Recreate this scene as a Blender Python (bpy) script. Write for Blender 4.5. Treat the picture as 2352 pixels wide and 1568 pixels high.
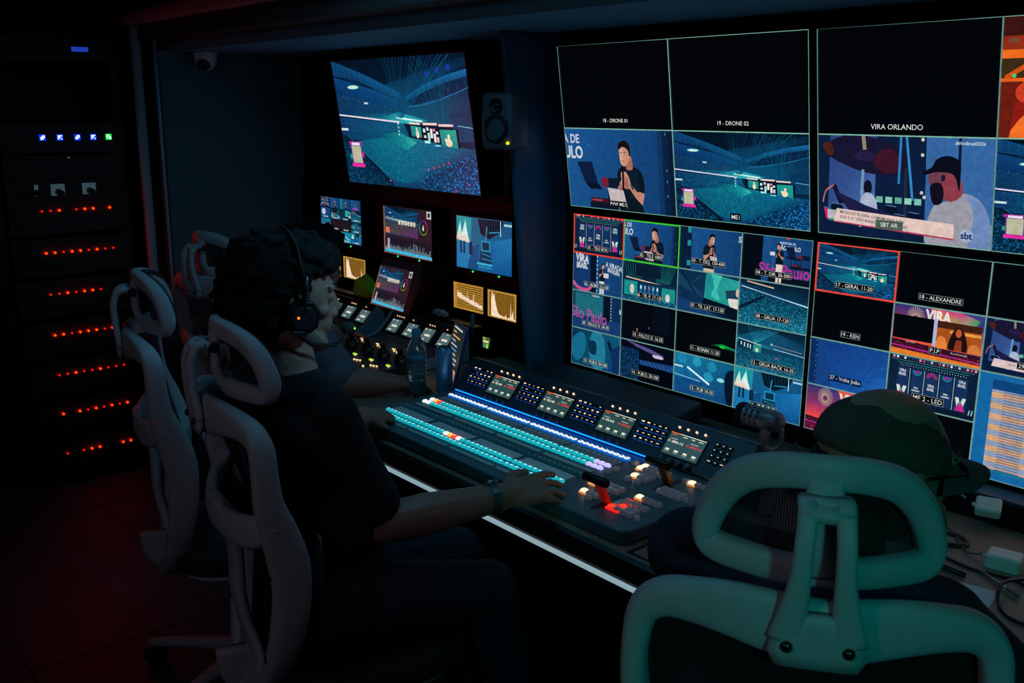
import bpy, bmesh, math, random
from mathutils import Vector, Matrix, Quaternion
random.seed(7)
for o in list(bpy.data.objects): bpy.data.objects.remove(o)
SC = bpy.context.scene
COL = SC.collection
R = math.radians

# ---------------------------------------------------------------- camera
cam_d = bpy.data.cameras.new('camera')
cam_d.sensor_width = 36.0
cam_d.lens = 2229.0 / 2352.0 * 36.0
cam_d.clip_start = 0.02
cam = bpy.data.objects.new('camera', cam_d); COL.objects.link(cam)
_X = Vector((0.6509, 0.7591, 0.0044)); _D = Vector((0.1788, -0.1476, -0.9728)); _F = Vector((-0.7378, 0.6340, -0.2318))
_F.normalize(); _X = (_X - _F * _X.dot(_F)).normalized(); _D = _F.cross(_X)
cam.matrix_world = Matrix(((_X.x, -_D.x, -_F.x, 0), (_X.y, -_D.y, -_F.y, 0), (_X.z, -_D.z, -_F.z, 1.7), (0, 0, 0, 1)))
cam_d.dof.use_dof = True
cam_d.dof.focus_distance = 2.7
cam_d.dof.aperture_fstop = 14.0
SC.camera = cam

# ---------------------------------------------------------------- world, exposure
w = bpy.data.worlds.new('world'); SC.world = w; w.use_nodes = True
w.node_tree.nodes['Background'].inputs[0].default_value = (0.10, 0.25, 0.42, 1)
w.node_tree.nodes['Background'].inputs[1].default_value = 0.0
SC.view_settings.view_transform = 'Standard'
SC.view_settings.look = 'None'
SC.view_settings.exposure = 0.0
SC.view_settings.gamma = 1.0
SC.view_settings.use_curve_mapping = False
SC.cycles.use_denoising = True
SC.cycles.max_bounces = 5
SC.cycles.diffuse_bounces = 2
SC.cycles.glossy_bounces = 2
SC.cycles.transmission_bounces = 5
SC.cycles.transparent_max_bounces = 8
SC.cycles.use_adaptive_sampling = True
SC.cycles.adaptive_threshold = 0.04
SC.cycles.adaptive_min_samples = 12
SC.cycles.caustics_reflective = False
SC.cycles.caustics_refractive = False
SC.cycles.sample_clamp_indirect = 2.0

# ---------------------------------------------------------------- lamps behind the camera, and added fill lights
def lamp(name, typ, loc, energy, color, size=0.3, target=None, spot=60, sizey=None, blend=0.6):
    d = bpy.data.lights.new(name, typ); d.energy = energy; d.color = color
    if typ == 'AREA':
        d.size = size
        if sizey: d.shape = 'RECTANGLE'; d.size_y = sizey
    else:
        d.shadow_soft_size = size
    if typ == 'SPOT': d.spot_size = R(spot); d.spot_blend = blend
    o = bpy.data.objects.new(name, d); COL.objects.link(o); o.location = loc
    if target is not None:
        o.rotation_euler = (Vector(target) - Vector(loc)).to_track_quat('-Z', 'Y').to_euler()
    return o
# dim cold-white ceiling lamp behind the photographer, and a sea-green desk screen glow at the rear of the van
lamp('rear_ceiling_lamp', 'AREA', (-0.9, -0.95, 2.1), 2.0, (0.78, 0.80, 1.0), 0.5, (-1.9, 0.8, 0.9))
lamp('rear_green_lamp', 'SPOT', (0.75, -0.15, 1.9), 17.0, (0.01, 0.95, 0.80), 0.06, (-0.35, 1.25, 1.02), 44, blend=0.5)
lamp('rack_led_glow_fill', 'AREA', (-4.50, 1.16, 1.15), 0.42, (1.0, 0.02, 0.01), 0.06, (-3.2, 1.3, 1.1), sizey=0.6)  # added light standing in for the combined red glow of the rack LEDs
lamp('console_fill', 'AREA', (-1.9, 1.25, 2.22), 3.0, (0.10, 0.58, 0.92), 1.6, (-1.9, 1.5, 0.8), sizey=0.25)  # added overhead teal fill that brightens the mixer deck and desk
lamp('face_fill', 'SPOT', (-1.0, 1.40, 2.2), 30.0, (0.18, 0.66, 1.0), 0.08, (-1.93, 1.10, 1.25), 20, blend=0.9)  # added spot on the operator's face, in place of stronger monitor light

# ---------------------------------------------------------------- materials
def srgb(h):
    if isinstance(h, str):
        h = h.lstrip('#'); h = ''.join(k * 2 for k in h) if len(h) == 3 else h; c = [int(h[i:i + 2], 16) / 255 for i in (0, 2, 4)]
    else: c = list(h[:3])
    return tuple(((x / 12.92) if x <= 0.04045 else ((x + 0.055) / 1.055) ** 2.4) for x in c)
_M = {}
def mat(name, col='#808080', rough=0.6, metal=0.0, emit=None, es=1.0, noise=0.0, nscale=40, bump=0.0, bscale=200, trans=0.0, coat=0.0, spec=0.5, alpha=1.0):
    if name in _M: return _M[name]
    m = bpy.data.materials.new(name); m.use_nodes = True
    nt = m.node_tree; b = nt.nodes['Principled BSDF']
    c = srgb(col)
    b.inputs['Base Color'].default_value = (*c, 1); b.inputs['Roughness'].default_value = rough
    b.inputs['Metallic'].default_value = metal; b.inputs['Specular IOR Level'].default_value = spec
    if trans: b.inputs['Transmission Weight'].default_value = trans
    if coat: b.inputs['Coat Weight'].default_value = coat
    if alpha < 1: b.inputs['Alpha'].default_value = alpha
    if emit is not None:
        b.inputs['Emission Color'].default_value = (*srgb(emit), 1); b.inputs['Emission Strength'].default_value = es
    if noise or bump:
        tc = nt.nodes.new('ShaderNodeTexCoord')
    if noise:
        n = nt.nodes.new('ShaderNodeTexNoise'); n.inputs['Scale'].default_value = nscale; n.inputs['Detail'].default_value = 4
        nt.links.new(tc.outputs['Object'], n.inputs['Vector'])
        mx = nt.nodes.new('ShaderNodeMix'); mx.data_type = 'RGBA'
        mx.inputs['A'].default_value = (*[x * (1 - noise) for x in c], 1); mx.inputs['B'].default_value = (*[min(1, x * (1 + noise)) for x in c], 1)
        nt.links.new(n.outputs['Fac'], mx.inputs['Factor']); nt.links.new(mx.outputs['Result'], b.inputs['Base Color'])
    if bump:
        n2 = nt.nodes.new('ShaderNodeTexNoise'); n2.inputs['Scale'].default_value = bscale
        nt.links.new(tc.outputs['Object'], n2.inputs['Vector'])
        bp = nt.nodes.new('ShaderNodeBump'); bp.inputs['Strength'].default_value = bump; bp.inputs['Distance'].default_value = 0.002
        nt.links.new(n2.outputs['Fac'], bp.inputs['Height']); nt.links.new(bp.outputs['Normal'], b.inputs['Normal'])
    if emit is not None and any(k in name for k in ('legend', 'ink', 'lit_button', 'small_key', 'ccp_', 'key_dark', 'blue_under', 'led_', 'display', 'plate', 'skirt', 'key_teal_skirt')) and 'rack' not in name and 'greenish' not in name: m.cycles.emission_sampling = 'NONE'
    _M[name] = m
    return m

def screen_mat(text=False):
    key = 'screen_text' if text else 'screen'
    if key in _M: return _M[key]
    m = bpy.data.materials.new('lit_screen'); m.use_nodes = True; nt = m.node_tree; N = nt.nodes; L = nt.links
    b = N['Principled BSDF']; b.inputs['Base Color'].default_value = (0.003, 0.003, 0.004, 1)
    b.inputs['Roughness'].default_value = 0.22; b.inputs['Specular IOR Level'].default_value = 0.35
    a = N.new('ShaderNodeAttribute'); a.attribute_name = 'tint'
    g = N.new('ShaderNodeAttribute'); g.attribute_name = 'grain'
    sx = N.new('ShaderNodeSeparateXYZ'); L.new(g.outputs['Vector'], sx.inputs[0])
    tc = N.new('ShaderNodeTexCoord')
    vm = N.new('ShaderNodeVectorMath'); vm.operation = 'SCALE'; L.new(tc.outputs['Object'], vm.inputs[0]); vy = N.new('ShaderNodeMath'); vy.operation = 'MULTIPLY'; vy.inputs[1].default_value = 1.5; L.new(sx.outputs['Y'], vy.inputs[0]); L.new(vy.outputs[0], vm.inputs['Scale'])
    vo = N.new('ShaderNodeTexVoronoi'); vo.inputs['Scale'].default_value = 1.0; L.new(vm.outputs[0], vo.inputs['Vector'])
    s2 = N.new('ShaderNodeSeparateColor'); L.new(vo.outputs['Color'], s2.inputs[0])
    p = N.new('ShaderNodeMath'); p.operation = 'POWER'; p.inputs[1].default_value = 2.6; L.new(s2.outputs[0], p.inputs[0])
    dm = N.new('ShaderNodeMapRange'); dm.inputs['From Min'].default_value = 0.1; dm.inputs['From Max'].default_value = 0.62; dm.inputs['To Min'].default_value = 1.25; dm.inputs['To Max'].default_value = 0.12; L.new(vo.outputs['Distance'], dm.inputs['Value'])
    q = N.new('ShaderNodeMath'); q.operation = 'MULTIPLY'; L.new(dm.outputs['Result'], q.inputs[1]); q3 = N.new('ShaderNodeMath'); q3.operation = 'MULTIPLY'; q3.inputs[1].default_value = 3.4; L.new(p.outputs[0], q3.inputs[0]); L.new(q3.outputs[0], q.inputs[0])
    r = N.new('ShaderNodeMath'); r.operation = 'ADD'; r.inputs[1].default_value = 0.18; L.new(q.outputs[0], r.inputs[0])
    mx = N.new('ShaderNodeMix'); mx.data_type = 'FLOAT'; L.new(sx.outputs['X'], mx.inputs['Factor']); mx.inputs['A'].default_value = 1.0; L.new(r.outputs[0], mx.inputs['B'])
    no = N.new('ShaderNodeTexNoise'); no.inputs['Scale'].default_value = 55; no.inputs['Detail'].default_value = 6; no.inputs['Roughness'].default_value = .7; L.new(tc.outputs['Object'], no.inputs['Vector'])
    nm = N.new('ShaderNodeMapRange'); nm.inputs['From Min'].default_value = .3; nm.inputs['From Max'].default_value = .7; nm.inputs['To Min'].default_value = .78; nm.inputs['To Max'].default_value = 1.2; L.new(no.outputs['Fac'], nm.inputs['Value'])
    mm = N.new('ShaderNodeMath'); mm.operation = 'MULTIPLY'; L.new(nm.outputs['Result'], mm.inputs[0]); L.new(mx.outputs['Result'], mm.inputs[1])
    v2 = N.new('ShaderNodeVectorMath'); v2.operation = 'SCALE'; L.new(a.outputs['Color'], v2.inputs[0]); L.new(mm.outputs[0], v2.inputs['Scale'])
    L.new(v2.outputs[0], b.inputs['Emission Color']); b.inputs['Emission Strength'].default_value = 1.0
    if text: m.cycles.emission_sampling = 'NONE'
    _M[key] = m
    return m

# ---------------------------------------------------------------- mesh helpers
def link(name, me, m=None, parent=None, kind=None, smooth=False):
    o = bpy.data.objects.new(name, me); COL.objects.link(o)
    if m is not None:
        for mm in (m if isinstance(m, (list, tuple)) else [m]): me.materials.append(mm)
    if smooth:
        for p in me.polygons: p.use_smooth = True
    if parent is not None: o.parent = parent
    if kind: o['kind'] = kind
    return o
def empty(name, loc=(0, 0, 0), rz=0, label=None, cat=None, group=None):
    o = bpy.data.objects.new(name, None); COL.objects.link(o); o.location = loc; o.rotation_euler = (0, 0, rz)
    o.empty_display_size = 0.05
    if label: o['label'] = label
    if cat: o['category'] = cat
    if group: o['group'] = group
    return o
def tag(o, label, cat, group=None):
    o['label'] = label; o['category'] = cat
    if group: o['group'] = group
    return o
class MB:
    """collects shapes into one mesh"""
    def __init__(s): s.v = []; s.f = []; s.mi = []; s.sm = []
    def add(s, vs, fs, mi=0, sm=False, M=None):
        n = len(s.v)
        for v in vs:
            v = Vector(v); s.v.append(tuple(M @ v) if M is not None else tuple(v))
        for f in fs: s.f.append(tuple(i + n for i in f)); s.mi.append(mi); s.sm.append(sm)
        return s
    def box(s, a, b, mi=0, M=None):
        (x0, y0, z0), (x1, y1, z1) = a, b
        vs = [(x0, y0, z0), (x1, y0, z0), (x1, y1, z0), (x0, y1, z0), (x0, y0, z1), (x1, y0, z1), (x1, y1, z1), (x0, y1, z1)]
        return s.add(vs, [(0, 3, 2, 1), (4, 5, 6, 7), (0, 1, 5, 4), (1, 2, 6, 5), (2, 3, 7, 6), (3, 0, 4, 7)], mi, False, M)
    def rbox(s, a, b, r=0.004, n=3, mi=0, M=None, taper=1.0):
        """box with rounded vertical corners and a small chamfered top"""
        (x0, y0, z0), (x1, y1, z1) = a, b
        r = min(r, (x1 - x0) / 2.01, (y1 - y0) / 2.01)
        ring = []
        for cx, cy, a0 in ((x1 - r, y1 - r, 0), (x0 + r, y1 - r, 90), (x0 + r, y0 + r, 180), (x1 - r, y0 + r, 270)):
            for i in range(n + 1):
                t = R(a0 + 90 * i / n); ring.append((cx + r * math.cos(t), cy + r * math.sin(t)))
        c = min(r * 0.5, (z1 - z0) * 0.3)
        mx, my = (x0 + x1) / 2, (y0 + y1) / 2
        k1 = 1 - 2 * c / max(x1 - x0, 1e-6); k2 = 1 - 2 * c / max(y1 - y0, 1e-6)
        m = len(ring); vs = []
        vs += [(x, y, z0) for x, y in ring]
        vs += [(mx + (x - mx) * taper, my + (y - my) * taper, z1 - c) for x, y in ring]
        vs += [(mx + (x - mx) * k1 * taper, my + (y - my) * k2 * taper, z1) for x, y in ring]
        fs = [tuple(reversed(range(m))), tuple(range(2 * m, 3 * m))]
        for k in range(2):
            for i in range(m): j = (i + 1) % m; fs.append((k * m + i, k * m + j, (k + 1) * m + j, (k + 1) * m + i))
        return s.add(vs, fs, mi, False, M)
    def cyl(s, p0, p1, r0, r1=None, n=16, mi=0, sm=True, M=None, caps=True):
        p0 = Vector(p0); p1 = Vector(p1); r1 = r0 if r1 is None else r1
        d = (p1 - p0).normalized(); u = d.orthogonal().normalized(); w_ = d.cross(u)
        vs = []
        for p, r in ((p0, r0), (p1, r1)):
            for i in range(n): t = 2 * math.pi * i / n; vs.append(p + u * (r * math.cos(t)) + w_ * (r * math.sin(t)))
        s.add(vs, [(i, (i + 1) % n, n + (i + 1) % n, n + i) for i in range(n)], mi, sm, M)
        if caps: s.add(vs, [tuple(reversed(range(n))), tuple(range(n, 2 * n))], mi, False, M)
        return s
    def lathe(s, prof, n=24, mi=0, M=None, sm=True):
        vs = []; fs = []; k = len(prof)
        for i in range(n):
            t = 2 * math.pi * i / n
            for r, z in prof: vs.append((r * math.cos(t), r * math.sin(t), z))
        for i in range(n):
            j = (i + 1) % n
            for q in range(k - 1): fs.append((i * k + q, j * k + q, j * k + q + 1, i * k + q + 1))
        return s.add(vs, fs, mi, sm, M)
    def prism(s, pts, y0, y1, axis='x', mi=0, M=None):
        """polygon extruded along an axis; pts are the two other coordinates"""
        n = len(pts); vs = []
        for t in (y0, y1):
            for a, b in pts:
                vs.append({'x': (t, a, b), 'y': (a, t, b), 'z': (a, b, t)}[axis])
        return s.add(vs, [tuple(range(n)), tuple(reversed(range(n, 2 * n)))] + [(i, i + n, (i + 1) % n + n, (i + 1) % n) for i in range(n)], mi, False, M)
    def sweep(s, path, prof, mi=0, closed=False, up=None, M=None, sm=True, caps=True):
        """sweep; path points with (pos, a, b[, up]) a,b = half sizes of a rounded section; prof = n or list of unit points"""
        if isinstance(prof, int):
            q = []
            for i in range(prof):
                t = 2 * math.pi * (i + 0.5) / prof
                c_, s_ = math.cos(t), math.sin(t); e = 0.6
                q.append((math.copysign(abs(c_) ** e, c_), math.copysign(abs(s_) ** e, s_)))
            prof = q
        n = len(path); m = len(prof); vs = []
        P_ = [Vector(p[0]) for p in path]
        for i in range(n):
            if closed: t = (P_[(i + 1) % n] - P_[i - 1])
            else: t = P_[min(i + 1, n - 1)] - P_[max(i - 1, 0)]
            t.normalize()
            u0 = Vector(path[i][3]) if len(path[i]) > 3 else (Vector(up) if up else t.orthogonal())
            sd = t.cross(u0).normalized(); u1 = sd.cross(t).normalized()
            for a, b in prof: vs.append(P_[i] + sd * (a * path[i][1]) + u1 * (b * path[i][2]))
        fs = []
        for i in range(n if closed else n - 1):
            j = (i + 1) % n
            for q in range(m): r = (q + 1) % m; fs.append((i * m + q, i * m + r, j * m + r, j * m + q))
        if not closed and caps: fs += [tuple(reversed(range(m))), tuple(range((n - 1) * m, n * m))]
        return s.add(vs, fs, mi, sm, M)
    def sphere(s, c, rx, ry=None, rz=None, nu=20, nv=12, mi=0, M=None):
        ry = rx if ry is None else ry; rz = rx if rz is None else rz; vs = []; fs = []
        for j in range(nv + 1):
            ph = math.pi * j / nv
            for i in range(nu):
                t = 2 * math.pi * i / nu
                vs.append((c[0] + rx * math.sin(ph) * math.cos(t), c[1] + ry * math.sin(ph) * math.sin(t), c[2] + rz * math.cos(ph)))
        for j in range(nv):
            for i in range(nu): k = (i + 1) % nu; fs.append((j * nu + i, (j + 1) * nu + i, (j + 1) * nu + k, j * nu + k))
        return s.add(vs, fs, mi, True, M)
    def build(s, name, m, parent=None, kind=None, recalc=True):
        me = bpy.data.meshes.new(name)
        me.from_pydata(s.v, [], s.f)
        o = link(name, me, m, parent, kind)
        for p, mi, sm in zip(me.polygons, s.mi, s.sm): p.material_index = mi; p.use_smooth = sm
        if recalc:
            bm = bmesh.new(); bm.from_mesh(me)
            bmesh.ops.remove_doubles(bm, verts=bm.verts, dist=1e-6)
            bmesh.ops.recalc_face_normals(bm, faces=bm.faces); bm.to_mesh(me); bm.free()
        return o
def bevel(o, wdt=0.003, seg=2, ang=35):
    b = o.modifiers.new('edge', 'BEVEL'); b.width = wdt; b.segments = seg; b.limit_method = 'ANGLE'; b.angle_limit = R(ang)
    return o
def subsurf(o, l=2):
    b = o.modifiers.new('smooth', 'SUBSURF'); b.levels = l; b.render_levels = l
    for p in o.data.polygons: p.use_smooth = True
    return o
def spl(pts, n=8, closed=False):
    """catmull-rom through tuples of any length"""
    out = []; k = len(pts)
    rng = range(k if closed else k - 1)
    for i in rng:
        g = (lambda j: pts[j % k]) if closed else (lambda j: pts[min(max(j, 0), k - 1)])
        p0, p1, p2, p3 = g(i - 1), g(i), g(i + 1), g(i + 2)
        for q in range(n):
            t = q / n
            out.append(tuple(0.5 * ((2 * b) + (-a + c) * t + (2 * a - 5 * b + 4 * c - d) * t * t + (-a + 3 * b - 3 * c + d) * t ** 3) for a, b, c, d in zip(p0, p1, p2, p3)))
    if not closed: out.append(tuple(pts[-1]))
    return out
def frame_matrix(origin, xdir, ydir):
    x = Vector(xdir).normalized(); y = Vector(ydir).normalized(); z = x.cross(y).normalized(); y = z.cross(x)
    return Matrix(((x.x, y.x, z.x, origin[0]), (x.y, y.y, z.y, origin[1]), (x.z, y.z, z.z, origin[2]), (0, 0, 0, 1)))

# ---------------------------------------------------------------- pictures shown on the screens, drawn as coloured flat shapes
_TXT = {}
def text_mesh(s, bold=0.0):
    key = (s, bold)
    if key in _TXT: return _TXT[key]
    c = bpy.data.curves.new('txt', 'FONT'); c.body = s; c.size = 1.0; c.align_x = 'CENTER'; c.align_y = 'CENTER'; c.offset = bold; c.resolution_u = 3
    o = bpy.data.objects.new('txt', c); COL.objects.link(o)
    bpy.context.view_layer.update()
    dg = bpy.context.evaluated_depsgraph_get()
    me = bpy.data.meshes.new_from_object(o.evaluated_get(dg))
    vs = [(v.co.x, v.co.y) for v in me.vertices]; fs = [tuple(p.vertices) for p in me.polygons]
    bpy.data.meshes.remove(me); bpy.data.objects.remove(o); bpy.data.curves.remove(c)
    xs = [v[0] for v in vs] or [0, 1]; ys = [v[1] for v in vs] or [0, 1]
    mx = (max(xs) + min(xs)) / 2; my = 0.33 if min(ys) > -0.9 else 0
    my = (max(ys) + min(ys)) / 2
    vs = [(x - mx, y - my) for x, y in vs]
    _TXT[key] = (vs, fs, max(xs) - min(xs), max(ys) - min(ys))
    return _TXT[key]
def clip(pts, cols):
    """clip polygon with per-vertex colours to the unit square"""
    P = [(x, y, *c) for (x, y), c in zip(pts, cols)]
    for ax, lim, sg in ((0, 0.0, 1), (0, 1.0, -1), (1, 0.0, 1), (1, 1.0, -1)):
        out = []
        for i in range(len(P)):
            a, b = P[i - 1], P[i]
            ia = (a[ax] - lim) * sg >= 0; ib = (b[ax] - lim) * sg >= 0
            if ia != ib:
                t = (lim - a[ax]) / (b[ax] - a[ax]); out.append(tuple(u + (v - u) * t for u, v in zip(a, b)))
            if ib: out.append(b)
        P = out
        if not P: return [], []
    return [p[:2] for p in P], [p[2:] for p in P]
def mixc(a, b, t):
    a = srgb(a) if isinstance(a, str) else a; b = srgb(b) if isinstance(b, str) else b
    return tuple(x + (y - x) * t for x, y in zip(a, b))
class Pic:
    def __init__(s, W, H): s.W = W; s.H = H; s.v = []; s.f = []; s.c = []; s.g = []; s.mi = []
    def tile(s, x0=0, y0=0, x1=1, y1=1): return Tile(s, x0, y0, x1, y1)
    def build(s, name, parent, M=None, emission=1.0):
        me = bpy.data.meshes.new(name); me.from_pydata(s.v, [], s.f)
        a = me.attributes.new('tint', 'FLOAT_COLOR', 'POINT')
        a.data.foreach_set('color', [x for c in s.c for x in (c[0] * emission, c[1] * emission, c[2] * emission, 1)])
        b = me.attributes.new('grain', 'FLOAT_VECTOR', 'POINT')
        b.data.foreach_set('vector', [x for g in s.g for x in (g[0], g[1], 0)])
        o = link(name, me, [screen_mat(), screen_mat(True)], parent)
        me.polygons.foreach_set('material_index', s.mi)
        if M is not None: o.matrix_local = M
        return o
class Tile:
    """unit square, x right, y down; a = width / height"""
    def __init__(s, pic, x0, y0, x1, y1, lay=0):
        s.p = pic; s.x0 = x0; s.y0 = y0; s.x1 = x1; s.y1 = y1; s.lay = lay; s.a = (x1 - x0) * pic.W / ((y1 - y0) * pic.H)
        s.tf = None; s.gs = 1.0
    def raw(s, pts, cols, g, faces=None):
        s.lay += 1; p = s.p; n = len(p.v); z = s.lay * 1.2e-5
        for x, y in pts: p.v.append(((s.x0 + x * (s.x1 - s.x0)) * p.W, -(s.y0 + y * (s.y1 - s.y0)) * p.H, z))
        p.c += cols; p.g += [g] * len(pts)
        small = abs((max(q[0] for q in pts) - min(q[0] for q in pts)) * (s.x1 - s.x0) * p.W * (max(q[1] for q in pts) - min(q[1] for q in pts)) * (s.y1 - s.y0) * p.H) < 6e-4
        if faces is None: p.f.append(tuple(n + i for i in reversed(range(len(pts))))); p.mi.append(1 if small else 0)
        else: p.f += [tuple(n + i for i in f) for f in faces]; p.mi += [1] * len(faces)
    def xf(s, pts):
        if s.tf is None: return pts
        ox, oy, sx, sy = s.tf
        return [(ox + x * sx / s.a, oy + y * sy) for x, y in pts]
    def poly(s, pts, col, g=0, gs=260):
        pts = s.xf(pts)
        cols = [srgb(c) if isinstance(c, str) else c for c in col] if isinstance(col, list) else [srgb(col) if isinstance(col, str) else col] * len(pts)
        pts, cols = clip(pts, cols)
        if len(pts) >= 3: s.raw(pts, cols, (g, gs * s.gs))
    def rect(s, x0, y0, x1, y1, col, g=0, gs=260): s.poly([(x0, y0), (x1, y0), (x1, y1), (x0, y1)], col, g, gs)
    def line(s, x0, y0, x1, y1, w_, col, g=0):
        (x0, y0), (x1, y1) = s.xf([(x0, y0), (x1, y1)])
        tf, s.tf = s.tf, None
        dx = (x1 - x0) * s.a; dy = y1 - y0; d = math.hypot(dx, dy) or 1; nx = -dy / d * w_ / 2; ny = dx / d * w_ / 2
        s.poly([(x0 + nx / s.a, y0 + ny), (x1 + nx / s.a, y1 + ny), (x1 - nx / s.a, y1 - ny), (x0 - nx / s.a, y0 - ny)], col, g); s.tf = tf
    def path(s, pts, w_, col):
        for a, b in zip(pts, pts[1:]): s.line(*a, *b, w_, col)
    def ell(s, cx, cy, rx, ry, col, n=18, rot=0, g=0, gs=260):
        c, q = math.cos(rot), math.sin(rot)
        s.poly([(cx + rx * math.cos(t) * c - ry * math.sin(t) * q, cy + rx * math.cos(t) * q + ry * math.sin(t) * c) for t in [2 * math.pi * i / n for i in range(n)]], col, g, gs)
    def dot(s, cx, cy, r, col, n=8): s.ell(cx, cy, r / s.a if s.tf is None else r, r, col, n)
    def blob(s, pts, col, g=0, gs=260, n=5): s.poly(spl(pts, n, True), col, g, gs)
    def border(s, col, w_=0.012):
        s.rect(0, 0, 1, w_, col); s.rect(0, 1 - w_, 1, 1, col); s.rect(0, 0, w_ / s.a, 1, col); s.rect(1 - w_ / s.a, 0, 1, 1, col)
    def text(s, t, cx, cy, h, col, bold=0.0, wscale=1.0, rot=0.0, grow=True):
        (cx, cy), = s.xf([(cx, cy)])
        if s.tf: h = h * s.tf[3]
        vs, fs, W, H = text_mesh(t, bold); k = h / 0.72; c_, s_ = math.cos(rot), math.sin(rot)
        pts = [(cx + (x * c_ - y * s_) * k * wscale / s.a, cy - (x * s_ + y * c_) * k) for x, y in vs]
        pts = [(min(max(x, 0), 1), min(max(y, 0), 1)) for x, y in pts]
        s.raw(pts, [srgb(col) if isinstance(col, str) else col] * len(pts), (0, 1), fs)
        return W * k * wscale / s.a
    def caption(s, t, cx=0.5, cy=0.86, h=0.085, box=True, fill='#05080c', bold=0.004, col='#dedfd8'):
        h *= .92
        W = text_mesh(t, bold)[2] * h / 0.72 / s.a
        hw = W / 2 + h * 0.35 / s.a; hh = h * 0.82
        if box:
            s.rect(cx - hw, cy - hh, cx + hw, cy + hh, '#9aa39c'); e = h * 0.08
            s.rect(cx - hw + e / s.a, cy - hh + e, cx + hw - e / s.a, cy + hh - e, fill)
        elif fill: s.rect(cx - hw, cy - hh, cx + hw, cy + hh, fill)
        s.text(t, cx, cy, h, col, bold)

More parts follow.
